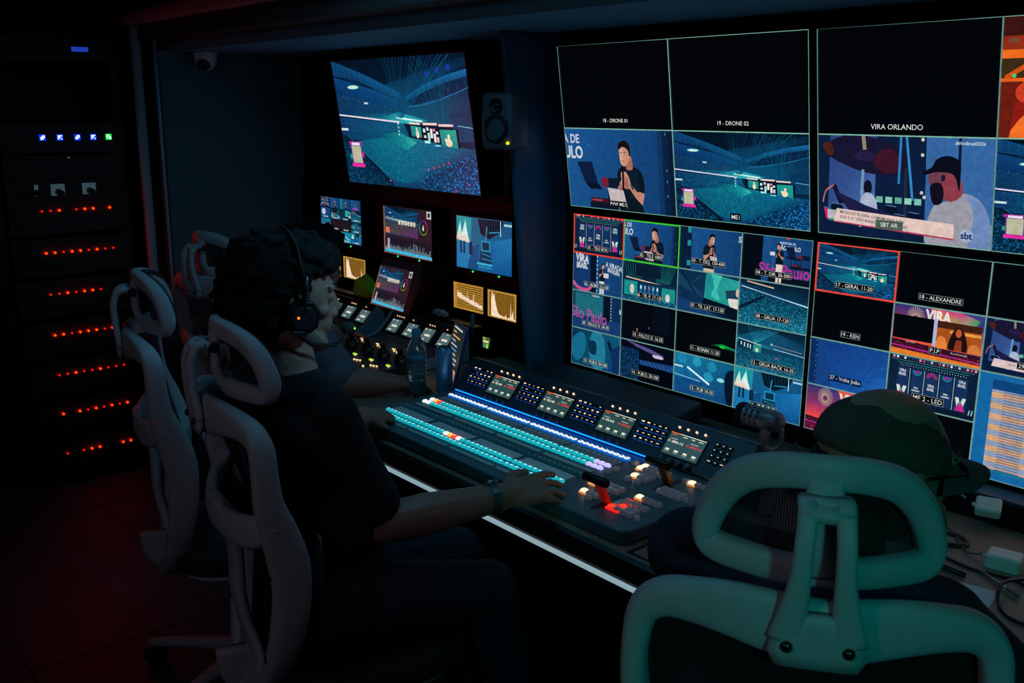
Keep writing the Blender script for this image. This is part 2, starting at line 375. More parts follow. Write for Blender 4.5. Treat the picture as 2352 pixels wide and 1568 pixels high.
def stadium(t, card=True, dots=False, bright=1.0):
    B = lambda c: mixc('#000000', c, bright)
    gs = 1.0 / (t.x1 - t.x0) / (t.p.W / 0.94) * 0.5
    gs = max(gs, 0.7)
    t.poly([(0, 0), (1, 0), (1, 1), (0, 1)], [B('#04101f'), B('#04162a'), B('#072c4a'), B('#05243f')])
    # haze band across the roof opening
    t.poly([(0.28, 0.24), (1, 0.02), (1, 0.08), (0.45, 0.30)], [B('#06304e'), B('#071f38'), B('#082a48'), B('#0a4466')])
    t.poly([(0.4, 0.27), (0.98, 0.1), (1, 0.5), (0.5, 0.5)], [B('#0a3a5c'), B('#072646'), B('#0a3860'), B('#0b5878')])
    # left roof edge and underside
    t.poly([(0, 0), (0.25, 0.11), (0.53, 0.27), (0.53, 0.33), (0.2, 0.17), (0, 0.12)], [B('#0d4272'), B('#0d3c68'), B('#0f5a86'), B('#0c4672'), B('#0a3560'), B('#0b3c68')])
    for i in range(12):
        x = 0.01 + i * 0.043; t.line(x, 0.005 + x * 0.44, x + 0.004, 0.09 + x * 0.42, 0.004, B('#17568a'))
    t.poly([(0, 0.125), (0.2, 0.18), (0.52, 0.34), (0.52, 0.42), (0, 0.27)], [B('#0d3f78'), B('#0c4378'), B('#0c4c7c'), B('#0b3f68'), B('#0a2f5c')])
    t.line(0, 0.125, 0.3, 0.225, 0.008, B('#041426'))
    t.ell(0.155, 0.215, 0.05, 0.018, B('#3aa0a4')); t.ell(0.155, 0.215, 0.043, 0.013, B('#cfeade'))
    # right roof arc
    t.poly([(0.55, 0.30), (0.7, 0.21), (0.85, 0.15), (1, 0.11), (1, 0.16), (0.85, 0.2), (0.7, 0.26), (0.57, 0.33)], [B('#0d5a86'), B('#10609a'), B('#14609a'), B('#1a6aa4'), B('#124c80'), B('#0e4676'), B('#0c4a78'), B('#0c5078')])
    t.poly([(0.57, 0.33), (0.7, 0.26), (0.85, 0.2), (1, 0.16), (1, 0.235), (0.8, 0.31), (0.6, 0.36)], B('#072644'))
    t.path([(0.57, 0.37), (0.68, 0.355), (0.8, 0.32), (0.9, 0.28), (1, 0.235)], 0.007, B('#1b74a6'))
    for i in range(7): t.line(0.62 + i * 0.06, 0.31 - i * 0.02, 0.625 + i * 0.06, 0.36 - i * 0.022, 0.005, B('#14588c'))
    # upper stand
    t.poly([(0, 0.27), (0.5, 0.40), (0.52, 0.50), (0, 0.44)], [B('#123f6c'), B('#104c74'), B('#1c93a4'), B('#0f3c66')], 0.45, 330 * gs)
    t.rect(0.23, 0.335, 0.26, 0.35, B('#c8e0e8'))
    for i in range(11): t.dot(0.02 + i * 0.042, 0.275 + i * 0.011, 0.006, B('#2f6c98'))
    # lower stands
    t.poly([(0, 0.455), (0.52, 0.5), (0.56, 0.63), (0.1, 0.64), (0, 0.6)], [B('#14447a'), B('#136a90'), B('#0d5674'), B('#0e4a74'), B('#123a68')], 0.6, 330 * gs)
    t.poly([(0.86, 0.42), (1, 0.4), (1, 0.62), (0.88, 0.62)], [B('#0a3a60'), B('#0b3458'), B('#0b4670'), B('#0a4470')], 0.3, 300 * gs)
    # haze glow by the stage
    t.poly([(0.3, 0.46), (0.5, 0.41), (0.7, 0.47), (0.6, 0.5), (0.45, 0.49)], [B('#0e4a70'), B('#1a93ab'), B('#177d98'), B('#3cc4c8'), B('#1d8ea4')])
    # light strips
    t.line(0, 0.437, 0.49, 0.487, 0.013, B('#e6dcf0')); t.line(0.47, 0.452, 0.66, 0.478, 0.013, B('#d8fff0'))
    t.poly([(0.56, 0.485), (0.64, 0.49), (0.64, 0.505), (0.56, 0.50)], B('#f4cfc8'))
    t.rect(0.66, 0.487, 0.76, 0.505, B('#efd2cc')); t.rect(0.77, 0.495, 0.87, 0.513, B('#efc8c4'))
    t.line(0.9, 0.505, 1, 0.52, 0.006, B('#6fc0d8')); t.rect(0, 0.545, 0.06, 0.565, B('#cfe0e8'))
    # beams
    rr = random.Random(3)
    for i in range(24):
        x0 = 0.50 + rr.uniform(-0.02, 0.02); x1 = 0.42 + i * 0.021 + rr.uniform(-.01, .01)
        t.line(x0, 0.455, x1, 0.0, 0.0035, B(mixc('#0c5a80', '#07304e', rr.random())))
    for i in range(20):
        x0 = 0.81 + rr.uniform(-0.03, 0.03); x1 = 0.6 + i * 0.016
        t.line(x0, 0.47, x1, rr.uniform(0.0, 0.1), 0.003, B(mixc('#0d6486', '#083656', rr.random())))
    # field
    t.poly([(0.07, 0.66), (0.35, 0.61), (0.56, 0.6), (0.9, 0.66), (1, 0.67), (1, 0.7), (0.62, 0.93), (0.47, 0.97), (0.36, 0.93)],
           [B('#0d6080'), B('#12809a'), B('#19a2b2'), B('#0f6c96'), B('#0c4a78'), B('#0b3e6c'), B('#0e5c86'), B('#0d6a8a'), B('#0f7894')], 0.6, 400 * gs)
    t.poly([(0.30, 0.59), (0.48, 0.56), (0.6, 0.64), (0.52, 0.7)], [B('#0a4a6c'), B('#15909c'), B('#3ac8c4'), B('#1595a4')], 0.5, 400 * gs)
    # stage
    t.poly([(0.55, 0.5), (0.9, 0.53), (0.9, 0.67), (0.55, 0.6)], B('#041524'))
    t.poly([(0.57, 0.51), (0.645, 0.52), (0.645, 0.6), (0.57, 0.59)], [B('#1d8f92'), B('#28a89c'), B('#1f8c90'), B('#187a84')])
    t.ell(0.615, 0.575, 0.012, 0.03, B('#efe0c4')); t.dot(0.613, 0.535, 0.012, B('#e8dcc0'))
    for i, (x, y0, y1, c) in enumerate(((0.665, .53, .56, '#b8f0e8'), (0.668, .58, .6, '#f0e4d8'), (0.69, .52, .545, '#e8d8f4'), (0.695, .56, .62, '#9fe8e0'), (0.715, .53, .6, '#f6f0e8'), (0.735, .53, .55, '#e890b0'), (0.737, .565, .63, '#f4ece4'), (0.755, .55, .57, '#f0f0f0'), (0.757, .59, .63, '#d8b8e0'))):
        t.rect(x - 0.008, y0, x + 0.008, y1, B(c))
    t.poly([(0.775, 0.535), (0.885, 0.535), (0.887, 0.67), (0.778, 0.645)], [B('#1a9c90'), B('#20a494'), B('#178c88'), B('#168488')])
    t.ell(0.83, 0.63, 0.022, 0.03, B('#f2dcbc')); t.ell(0.832, 0.585, 0.009, 0.018, B('#f0dcc0')); t.ell(0.812, 0.61, 0.009, 0.014, B('#f0dcc0'))
    for i in range(4): t.dot(0.478, 0.50 + i * 0.027, 0.008, B('#bff4f0'))
    t.rect(0.66, 0.62, 0.70, 0.64, B('#a8f0f0')); t.rect(0.73, 0.65, 0.77, 0.66, B('#90e0e4'))
    # near stands
    t.poly([(0, 0.6), (0.07, 0.655), (0.36, 0.95), (0.38, 1), (0, 1)], [B('#0a3a5c'), B('#0b4264'), B('#0d4a70'), B('#0b3a5c'), B('#11507c')], 0.95, 170 * gs)
    t.line(0.03, 0.61, 0.38, 0.99, 0.022, B('#04182c')); t.line(0.05, 0.61, 0.38, 0.965, 0.006, B('#1b6a94'))
    t.poly([(0.36, 0.93), (0.47, 0.97), (0.62, 0.92), (0.6, 1), (0.38, 1)], [B('#0d4a74'), B('#0c4670'), B('#0c4068'), B('#0a3458'), B('#0b3c62')])
    t.poly([(0.56, 1), (0.6, 0.92), (0.8, 0.8), (1, 0.69), (1, 1)], [B('#0f4a78'), B('#15699a'), B('#1666a0'), B('#1560a0'), B('#1e6cb0')], 0.97, 150 * gs)
    t.line(0.60, 0.90, 1, 0.68, 0.006, B('#0a4468'))
    for i in range(3): t.rect(0.72 + i * 0.075, 0.115 - i * 0.02, 0.745 + i * 0.075, 0.15 - i * 0.02, B('#1a35a8')) if dots else None
    if dots:
        for x, y, c in ((0.66, .84, '#e850c0'), (0.70, .825, '#ff1850'), (0.74, .81, '#d81040'), (0.775, .795, '#ff1848'), (0.81, .78, '#f01860'), (0.93, .93, '#c030c8'), (0.835, .99, '#ff1828'), (0.355, .955, '#e05090')):
            t.dot(x, y, 0.009, c)
    if card:
        t.rect(0.05, 0.655, 0.155, 0.68, '#e0209a'); t.rect(0.06, 0.66, 0.15, 0.86, '#7a2a9a'); t.rect(0.045, 0.76, 0.06, 0.80, '#18a878'); t.rect(0.15, 0.74, 0.165, 0.78, '#e8209a')
        t.rect(0.066, 0.69, 0.145, 0.83, '#b8b89a'); t.rect(0.07, 0.662, 0.14, 0.685, '#f0e0f0'); t.rect(0.052, 0.835, 0.16, 0.865, '#e82aa0')

def man(t, ox, oy, s, flip=1, legs=False, pants='#c8b49c'):
    """singer with a hand-held microphone; units of his own frame, head at about 0,0"""
    t.tf = (ox, oy, s * flip, s)
    t.blob([(0.02, 0.12), (0.2, 0.16), (0.27, 0.25), (0.28, 0.42), (0.22, 0.46), (0.25, 0.8), (-0.1, 0.8), (-0.09, 0.42), (-0.13, 0.3), (-0.1, 0.18)], '#0a1622')
    t.blob([(0.05, 0.14), (0.18, 0.18), (0.2, 0.4), (0.08, 0.5), (-0.02, 0.4), (0.0, 0.2)], '#0d1c2a')
    if legs:
        t.poly([(-0.09, 0.78), (0.25, 0.78), (0.22, 1.7), (0.11, 1.7), (0.08, 1.0), (0.05, 1.7), (-0.08, 1.7)], pants)
    t.blob([(0.02, 0.04), (0.1, 0.02), (0.12, 0.16), (0.02, 0.17)], '#a86a58')
    t.poly([(-0.10, 0.40), (-0.05, 0.40), (0.02, 0.28), (-0.04, 0.26), (-0.10, 0.33)], '#b87c68')
    t.blob([(-0.13, 0.38), (-0.08, 0.36), (-0.05, 0.44), (-0.1, 0.5), (-0.14, 0.46)], '#a06a5a')
    t.poly([(0.28, 0.44), (0.24, 0.58), (0.14, 0.5), (0.04, 0.38), (0.07, 0.33), (0.17, 0.43), (0.2, 0.42)], '#c08470')
    t.line(0.07, 0.34, 0.11, 0.40, 0.03, '#20384c')
    t.blob([(-0.07, 0.22), (0.0, 0.2), (0.05, 0.26), (0.07, 0.36), (0.01, 0.4), (-0.05, 0.36)], '#c48c78')
    t.blob([(-0.05, 0.28), (0.03, 0.27), (0.05, 0.36), (0.0, 0.39)], '#a86c5c')
    t.line(-0.03, 0.13, -0.05, 0.44, 0.03, '#0c1018'); t.ell(-0.015, 0.14, 0.035, 0.04, '#0e1218', 10)
    t.blob([(-0.075, 0.0), (-0.07, -0.09), (0.0, -0.13), (0.07, -0.09), (0.09, 0.0), (0.05, 0.1), (-0.01, 0.14), (-0.06, 0.1)], '#c48a74')
    t.blob([(-0.075, 0.02), (-0.07, -0.06), (-0.03, -0.08), (-0.02, 0.06), (-0.03, 0.12), (-0.06, 0.1)], '#d8a48c')
    t.blob([(-0.078, -0.05), (-0.082, -0.11), (-0.03, -0.15), (0.04, -0.15), (0.088, -0.10), (0.094, -0.01), (0.078, 0.02), (0.062, -0.05), (-0.02, -0.085)], '#14100f')
    t.line(-0.065, -0.02, -0.03, -0.02, 0.008, '#3a2420'); t.line(-0.005, -0.02, 0.03, -0.02, 0.008, '#3a2420'); t.line(-0.04, 0.075, -0.005, 0.08, 0.008, '#6a2c28')
    t.tf = None
def laptop(t, ox, oy, s, flip=1):
    t.tf = (ox, oy, s * flip, s)
    t.poly([(0, 0), (0.26, -0.01), (0.34, 0.26), (0.12, 0.26)], '#0c1c3a'); t.poly([(0.12, 0.26), (0.34, 0.26), (0.42, 0.33), (0.2, 0.33)], '#081226')
    t.line(0.5, 0.25, 0.52, 0.62, 0.02, '#0a1424'); t.blob([(0.4, 0.2), (0.5, 0.18), (0.52, 0.26), (0.44, 0.3)], '#7a1c30')
    t.rect(0.52, 0.18, 0.75, 0.3, '#0b1a30'); t.rect(0.2, 0.44, 0.5, 0.52, '#3a1424'); t.rect(0.18, 0.5, 0.78, 0.57, '#0c1428'); t.rect(0.22, 0.46, 0.4, 0.48, '#a84058')
    t.tf = None
def tablet_pic(t, ox, oy, s):
    t.tf = (ox, oy, s, s)
    t.poly([(0, 0), (0.27, 0.02), (0.32, 0.22), (0.05, 0.2)], '#c0b4b4'); t.poly([(0.05, 0.2), (0.32, 0.22), (0.32, 0.24), (0.05, 0.22)], '#5a6068'); t.line(0.18, 0.2, 0.2, 0.6, 0.012, '#8a96a0')
    t.tf = None
BL = '#164a82'
def bluebg(t, a='#1a5490', b='#123c70'): t.poly([(0, 0), (1, 0), (1, 1), (0, 1)], [a, b, '#113a6c', '#195088'])
def singer_close(t, cap=None, box=True):
    bluebg(t)
    for x, c in ((0.86, '#10325c'), (0.9, '#0a2240'), (0.95, '#081a34')): t.rect(x, 0, 1, 1, c)
    for y in (0.03, 0.45, 0.58, 0.75): t.rect(0.925, y, 0.935, y + 0.03, '#2a86ac')
    t.text('A DE', 0.055, 0.13, 0.11, '#c4c8d4', 0.03, 0.85); t.text('ULO', 0.07, 0.30, 0.15, '#ccd0d8', 0.035, 0.8)
    t.dot(0.22, 0.2, 0.012, '#2a7cb0')
    laptop(t, 0.10, 0.42, 1.0)
    man(t, 0.56, 0.30, 1.05)
    tablet_pic(t, 0.38, 0.72, 1.0)
def board(t):
    """the big stage with its column screens"""
    t.poly([(0, 0), (1, 0), (1, 1), (0, 1)], ['#0a1c34', '#0a1c34', '#0b2038', '#0c2440'])
    rr = random.Random(5)
    for i in range(22):
        c = rr.choice(['#c0405c', '#b0b8c0', '#d0d8e0', '#22406a', '#e090a8', '#183050']); x = 0.04 + i * 0.043; t.rect(x, 0.03 , x + 0.026, 0.075, c)
    for i in range(42): t.dot(0.04 + i * 0.022, 0.105, 0.007, '#c8e8e0', 6)
    t.line(0.1, 0.15, 0.9, 0.15, 0.012, '#1f8a80')
    for i in range(26): t.dot(0.14 + i * 0.029, 0.19 + 0.01 * (i % 2), 0.009, '#c8d8d8', 6)
    for i in range(5):
        x = 0.11 + i * 0.165; t.rect(x, 0.24, x + 0.125, 0.86, '#13305c')
        for k in range(22): t.rect(x + 0.137, 0.24 + k * 0.029, x + 0.148, 0.254 + k * 0.029, '#b8e0d4') if i < 4 else None
    for i in (0, 4):
        x = 0.11 + i * 0.165 + 0.062
        t.text('VIRA', x, 0.30, 0.055, '#cdd0d4', 0.03, 0.85); t.text('BRASIL', x, 0.37, 0.06, '#cdd0d4', 0.03, 0.6)
        t.poly([(x - 0.06, 0.60), (x - 0.02, 0.60), (x, 0.72), (x + 0.02, 0.60), (x + 0.06, 0.60), (x + 0.02, 0.86), (x - 0.02, 0.86)], '#cfd6d0')
        t.poly([(x - 0.055, 0.86), (x - 0.02, 0.70), (x + 0.02, 0.70), (x + 0.055, 0.86)], '#c22a8c'); t.poly([(x - 0.015, 0.66), (x + 0.015, 0.66), (x, 0.76)], '#1a9a70')
    for i in (1, 3):
        x = 0.11 + i * 0.165 + 0.062
        for r_, c in ((0.05, '#1c9490'), (0.038, '#13305c'), (0.03, '#9a2aa0')): t.poly([(x + r_ * math.cos(q), 0.26 + 1.9 * r_ * math.sin(q)) for q in [math.pi * k / 10 for k in range(11)]], c)
        t.text('VIRA', x, 0.60, 0.04, '#c4ccd4', 0.03, 0.8); t.rect(x - 0.045, 0.64, x + 0.045, 0.67, '#aab4c4')
    x = 0.11 + 2 * 0.165 + 0.062
    for k, r_ in enumerate((0.06, 0.05, 0.04, 0.03)): t.poly([(x + r_ * math.cos(q), 0.36 + 1.9 * r_ * math.sin(q)) for q in [math.pi + math.pi * k2 / 10 for k2 in range(11)]], ('#c8287c', '#13305c')[k % 2])
    t.text('VIRA', x, 0.5, 0.055, '#d4d4d8', 0.03, 0.8); t.text('BRASIL', x, 0.57, 0.055, '#d4d4d8', 0.03, 0.6); t.ell(x, 0.8, 0.05, 0.05, '#c22a8c')
    t.rect(0, 0.9, 1, 1, '#081a30'); 
    for x in (0.03, 0.06, 0.94, 0.97): t.line(x, 0.8, x - 0.01, 0.9, 0.02, '#8fc8d8')
def crowd(t, beams=False, strip=True):
    k = max(0.7, 0.5 / (t.x1 - t.x0))
    t.poly([(0, 0), (1, 0), (1, 1), (0, 1)], ['#061a30', '#06182c', '#0c4a6c', '#0f5070'])
    if not beams:
        t.poly([(0, 0.1), (1, 0.28), (1, 0.5), (0, 0.3)], ['#0b3a5c', '#0a3050', '#0f5070', '#0e4a6c'], 0.5, 300)
        t.line(0.02, 0.17, 1, 0.42, 0.022, '#c8e0f0'); t.line(0.1, 0.05, 0.5, 0.12, 0.03, '#d8b494'); t.line(0.2, 0.22, 1, 0.40, 0.01, '#3f98b8')
        t.poly([(0, 0.22), (1, 0.45), (1, 1), (0, 1)], ['#125c82', '#10607f', '#2b9cc0', '#2390b4'], 0.95, 140 * k)
        t.poly([(0, 0.62), (0.33, 0.33), (0.37, 0.36), (0, 0.72)], '#071c34')
    else:
        t.poly([(0, 0.3), (0.45, 0.05), (1, 0.25), (1, 0.5), (0, 0.45)], ['#0d5070', '#0e4a6a', '#0b3450', '#0c4468', '#1c94a4'])
        for i in range(11): t.line(0.27, 0.42, 0.16 + i * 0.045, 0.04, 0.007, '#2a9cb0')
        t.poly([(0.02, 0.36), (0.37, 0.43), (0.37, 0.6), (0.02, 0.55)], '#062036'); t.line(0.02, 0.36, 0.37, 0.43, 0.018, '#d0d8d0')
        for x, a, b in ((0.06, .42, .5), (0.11, .43, .53), (0.16, .44, .54), (0.2, .45, .55)): t.rect(x, a, x + 0.02, b, '#a8d8dc')
        t.rect(0.25, 0.44, 0.37, 0.6, '#1f948c'); t.ell(0.31, 0.55, 0.02, 0.05, '#e8d4b4')
        t.line(0.5, 0.37, 0.95, 0.42, 0.012, '#b08878'); t.line(0.55, 0.45, 1, 0.5, 0.012, '#c0e0f0'); t.dot(0.52, 0.36, 0.03, '#5cc4d0')
        t.poly([(0, 0.58), (0.4, 0.6), (1, 0.52), (1, 1), (0, 1)], ['#0e5878', '#13708c', '#0c4a74', '#1c7ca4', '#1c80a0'], 0.92, 170 * k)
        t.rect(0.57, 0.64, 0.63, 0.66, '#c83ca0')
def tr_front(t):
    t.poly([(0, 0), (1, 0), (1, 1), (0, 1)], ['#06182c', '#06182c', '#082a44', '#082a44'])
    for i in range(9): t.line(0.1 + i * 0.03, 0.42, 0.02 + i * 0.055, 0.02, 0.008, '#1f8a86')
    for i in range(12): t.line(0.85 - i * 0.02, 0.45, 0.95 - i * 0.035, 0.02, 0.008, '#24a08c')
    t.rect(0.25, 0.05, 0.7, 0.35, '#081c30')
    t.line(0.06, 0.42, 0.93, 0.52, 0.03, '#e8b89a'); t.rect(0.02, 0.48, 0.96, 0.88, '#0a2c44')
    t.rect(0.03, 0.5, 0.28, 0.86, '#1c8c8a'); t.rect(0.72, 0.55, 0.96, 0.9, '#1c8c8a')
    t.ell(0.18, 0.7, 0.04, 0.12, '#d8d0c0'); t.ell(0.83, 0.78, 0.04, 0.1, '#d8d0c0')
    for i in range(5): t.rect(0.32 + i * 0.075, 0.55, 0.37 + i * 0.075, 0.78, '#1c5c8c'); t.rect(0.33 + i * 0.075, 0.58, 0.36 + i * 0.075, 0.66, ['#c8dce4', '#5ac0c0', '#d8407c', '#5ac0c0', '#c8dce4'][i])
    t.rect(0, 0.88, 1, 1, '#1c6c90', 0.9, 160)
def lat(t):
    t.poly([(0, 0), (1, 0), (1, 1), (0, 1)], ['#0a2a48', '#0c3450', '#08203a', '#0c2c50'])
    t.poly([(0, 0.1), (0.42, 0.5), (0.42, 0.6), (0, 0.4)], '#123c5c'); t.line(0.05, 0.05, 0.3, 0.55, 0.03, '#06182c'); t.line(0.22, 0.3, 0.4, 0.1, 0.02, '#1c4c6c')
    t.poly([(0.46, 0.0), (1, 0.1), (1, 0.72), (0.44, 0.6)], ['#1c8088', '#2aa09c', '#1c9c8c', '#1f908c'])
    t.poly([(0.55, 0.02), (0.72, 0.04), (0.64, 0.35), (0.7, 0.6), (0.55, 0.55), (0.6, 0.3)], '#3cbcae')
    t.poly([(0.78, 0.35), (0.95, 0.3), (1, 0.5), (1, 0.62), (0.8, 0.55)], '#1a3c50'); t.poly([(0.82, 0.52), (1, 0.5), (1, 0.75), (0.86, 0.72)], '#d8d4cc'); t.ell(0.97, 0.36, 0.03, 0.1, '#d0b8a8')
    t.poly([(0.44, 0.6), (1, 0.74), (1, 1), (0.4, 0.85)], '#041020'); t.poly([(0, 0.66), (0.4, 0.82), (0.7, 1), (0, 1)], '#123a6c')
def wedge(t, big=False):
    """yard behind the stage with a lift"""
    t.poly([(0, 0), (1, 0), (1, 1), (0, 1)], ['#0f5c7c', '#14507c', '#10508c', '#1269a0'])
    t.poly([(0, 0), (0.3, 0.03), (0.28, 0.5), (0, 0.5)], ['#1c8c94', '#1f98a0', '#1f88a8', '#178094'])
    t.poly([(0.0, 0.42), (0.07, 0.1), (0.1, 0.35), (0.17, 0.06), (0.2, 0.3), (0.25, 0.5), (0, 0.47)], ['#e8c8b8', '#b8ecd8', '#c8f0e0', '#a0e8dc', '#d8f4ec', '#e8d8d0', '#d0a8a0'])
    t.poly([(0.28, 0.03), (0.42, 0.0), (0.36, 0.6), (0.27, 0.5)], '#155c84')
    t.poly([(0.4, 0.03), (0.85, 0.02), (0.8, 0.22), (0.6, 0.38), (0.45, 0.3)], '#061626')
    for i in range(7): t.line(0.44 + i * 0.055, 0.03, 0.52 + i * 0.03, 0.30, 0.008, '#12486c')
    t.rect(0.0, 0.5, 0.35, 1, '#1a74ac'); t.poly([(0.3, 0.55), (0.42, 0.5), (0.4, 1), (0.2, 1)], '#0f4a7c')
    for x in (0.07, 0.13, 0.24, 0.27): t.rect(x, 0.5, x + 0.028, 0.72, '#072038'); t.dot(x + 0.014, 0.5, 0.025, '#072038')
    t.poly([(0.62, 0.42), (1, 0.3), (1, 1), (0.62, 1)], ['#1264a0', '#1c78b4', '#0d4c88', '#0f5490'])
    for i in range(8): t.line(0.66 + i * 0.045, 0.42 - i * 0.012, 0.67 + i * 0.045, 1, 0.006, '#0e5088')
    t.line(0.8, 0.02, 0.8, 0.3, 0.02, '#c8ecf0'); t.rect(0.86, 0.06, 1, 0.1, '#a8d0d8'); t.line(0.6, 0.26, 0.78, 0.22, 0.02, '#2c9cc4')
    t.line(0.56, 0.15, 0.54, 0.42, 0.02, '#3cb0cc'); t.rect(0.46, 0.42, 0.62, 0.62, '#1f8cb0'); t.rect(0.48, 0.45, 0.6, 0.59, '#0a2c48')
    t.poly([(0.44, 0.62), (0.62, 0.62), (0.66, 0.88), (0.42, 0.88)], '#0b3450'); t.line(0.46, 0.66, 0.62, 0.7, 0.015, '#2c98b8'); t.line(0.46, 0.76, 0.64, 0.78, 0.015, '#2c98b8')
    t.rect(0.38, 0.84, 0.66, 0.88, '#34b0d4'); t.rect(0.4, 0.9, 0.66, 0.94, '#1c84ac')
def vira(t, words=True):
    t.poly([(0, 0), (1, 0), (1, 1), (0, 1)], ['#1c2c6c', '#1f3c84', '#4a1830', '#c83c28'])
    t.poly([(0, 0.35), (1, 0.3), (1, 0.75), (0, 0.75)], ['#7a2c68', '#483c84', '#e8722c', '#f04830'])
    for k in range(26):
        q = 2 * math.pi * k / 26; t.line(0.25 + 0.03 * math.cos(q), 0.25 + 0.06 * math.sin(q), 0.25 + 0.1 * math.cos(q), 0.22 + 0.2 * math.sin(q), 0.012, '#c0a888')
    t.poly([(0.4, 0.02), (0.75, 0.02), (0.95, 0.12), (0.85, 0.35), (0.5, 0.3)], ['#e8402c', '#d02c8c', '#18a060', '#30b060', '#f06838'])
    if words:
        t.text('VIRA', 0.6, 0.2, 0.24, '#e8dcd8', 0.05, 0.8); t.text('BRASIL', 0.6, 0.5, 0.22, '#e0d8d8', 0.05, 0.7)
    t.poly([(0, 0.7), (1, 0.78), (1, 1), (0, 1)], ['#3c1428', '#2c1430', '#a83c30', '#8c2048'], 0.8, 200)
    t.line(0, 0.82, 1, 0.9, 0.02, '#c02c98')
def mountain_orange(t):
    t.poly([(0, 0), (1, 0), (1, 1), (0, 1)], ['#7a2418', '#a83418', '#8c2414', '#c04418'])
    t.rect(0, 0, 1, 0.16, '#3c1410'); 
    for i in range(9): t.rect(0.03 + i * 0.1, 0.18, 0.07 + i * 0.1, 0.21, '#6a5040')
    t.rect(0, 0.27, 1, 0.36, '#f06a20'); t.rect(0, 0.34, 1, 0.50, '#3a2a14')
    for i in range(4): t.line(0.02 + i * 0.4, 0.5, 0.15 + i * 0.4, 0.36, 0.04, '#d05018'); t.line(0.2 + i * 0.4, 0.36, 0.4 + i * 0.4, 0.5, 0.04, '#d05018')
    t.dot(0.16, 0.475, 0.03, '#8cffb0'); t.dot(0.06, 0.48, 0.02, '#60c070'); t.rect(0, 0.5, 1, 0.53, '#e86020')
    t.rect(0, 0.53, 1, 1, '#6a1c10'); t.ell(0.14, 0.62, 0.07, 0.1, '#c83c20'); t.poly([(0.05, 1), (0.07, 0.7), (0.22, 0.7), (0.25, 1)], '#8c1c14')
    t.blob([(0.08, 1.05), (0.16, 0.72), (0.3, 0.62), (0.6, 0.6), (0.7, 1.05)], '#f07028'); t.ell(0.45, 0.5, 0.12, 0.14, '#b04418')
def drums(t):
    t.poly([(0, 0), (1, 0), (1, 1), (0, 1)], ['#0f2040', '#2c5a94', '#2c5c98', '#0c1c38'])
    t.rect(0, 0, 0.64, 1, '#0b1c3c'); t.poly([(0.08, 0.0), (0.36, 0.0), (0.35, 0.78), (0.06, 0.8)], ['#2c4478', '#34508c', '#4a6cac', '#304c88'])
    t.rect(0.64, 0, 1, 1, '#35659f'); t.rect(0.81, 0, 0.825, 0.5, '#0c1838')
    t.blob([(0.03, 0.12), (0.2, 0.0), (0.42, 0.06), (0.55, 0.2), (0.5, 0.36), (0.3, 0.36), (0.1, 0.24)], '#171530')
    t.blob([(0.03, 0.1), (0.08, 0.08), (0.1, 0.18), (0.06, 0.2)], '#4a201c'); t.blob([(0.34, 0.2), (0.45, 0.12), (0.5, 0.3), (0.42, 0.36), (0.36, 0.3)], '#3c1428')
    t.ell(0.29, 0.2, 0.06, 0.05, '#241c44', 14); t.line(0.28, 0.0, 0.29, 0.14, 0.04, '#8c8068'); t.line(0.28, 0.33, 0.265, 0.9, 0.03, '#6c94b8')
    t.line(0.5, 0.0, 0.49, 0.45, 0.025, '#2c78b8'); t.line(0.53, 0.0, 0.57, 0.6, 0.025, '#3484bc'); t.line(0.53, 0.3, 0.53, 0.8, 0.03, '#1c2c40')
    for x, y in ((0.62, .03), (0.62, .17), (0.62, .52), (0.635, .56)): t.dot(x, y, 0.018, '#c8c0b8')
    for i in range(5): t.rect(0.36 + i * 0.055, 0.58, 0.4 + i * 0.055, 0.64, ['#6cb0a0', '#8cc8b8', '#5ca894', '#8cc4b0', '#74b8a8'][i])
    t.ell(0.31, 0.5, 0.025, 0.07, '#0c1020'); t.blob([(0.27, 0.62), (0.31, 0.55), (0.36, 0.62), (0.36, 0.82), (0.26, 0.85)], '#a8b4cc')
    t.line(0.1, 0.5, 0.15, 0.68, 0.05, '#14102c'); t.poly([(0.1, 0.55), (0.3, 0.68), (0.66, 0.84), (0.5, 0.86), (0.2, 0.75)], '#1c1c44')
    t.path(spl([(0.03, 0.68), (0.05, 0.56), (0.1, 0.5)], 4), 0.015, '#c06a5c')
    for x, y in ((0.12, .72), (0.2, .8), (0.45, .7), (0.5, .78), (0.58, .75), (0.42, .82)): t.ell(x, y, 0.04, 0.04, '#0a1228', 10); t.line(x - .03, y - .04, x + .03, y - .03, 0.008, '#5c7ca0')
    # drummer with cap and beard
    t.blob([(0.66, 1.02), (0.68, 0.66), (0.76, 0.58), (0.84, 0.5), (0.93, 0.56), (0.98, 0.72), (1.0, 1.02)], '#9a98a4')
    t.blob([(0.86, 0.52), (0.95, 0.6), (0.99, 0.8), (0.98, 1.02), (0.88, 1.02), (0.9, 0.7)], '#6c88b8')
    t.blob([(0.70, 0.36), (0.71, 0.46), (0.74, 0.56), (0.79, 0.58), (0.84, 0.5), (0.82, 0.36), (0.76, 0.3)], '#8c3c48')
    t.blob([(0.655, 0.36), (0.67, 0.32), (0.74, 0.3), (0.74, 0.4), (0.7, 0.46), (0.665, 0.44)], '#6c3c4c')
    t.blob([(0.67, 0.44), (0.72, 0.42), (0.74, 0.5), (0.73, 0.6), (0.69, 0.62), (0.67, 0.54)], '#120c1c')
    t.blob([(0.62, 0.33), (0.67, 0.28), (0.7, 0.2), (0.76, 0.17), (0.82, 0.22), (0.825, 0.36), (0.82, 0.48), (0.79, 0.34), (0.7, 0.32), (0.64, 0.35)], '#0a0c1c')
    t.ell(0.735, 0.37, 0.012, 0.03, '#1c1424', 8)
    t.text('#ViraBrasil2026', 0.87, 0.055, 0.03, '#c4d0dc', 0.02)
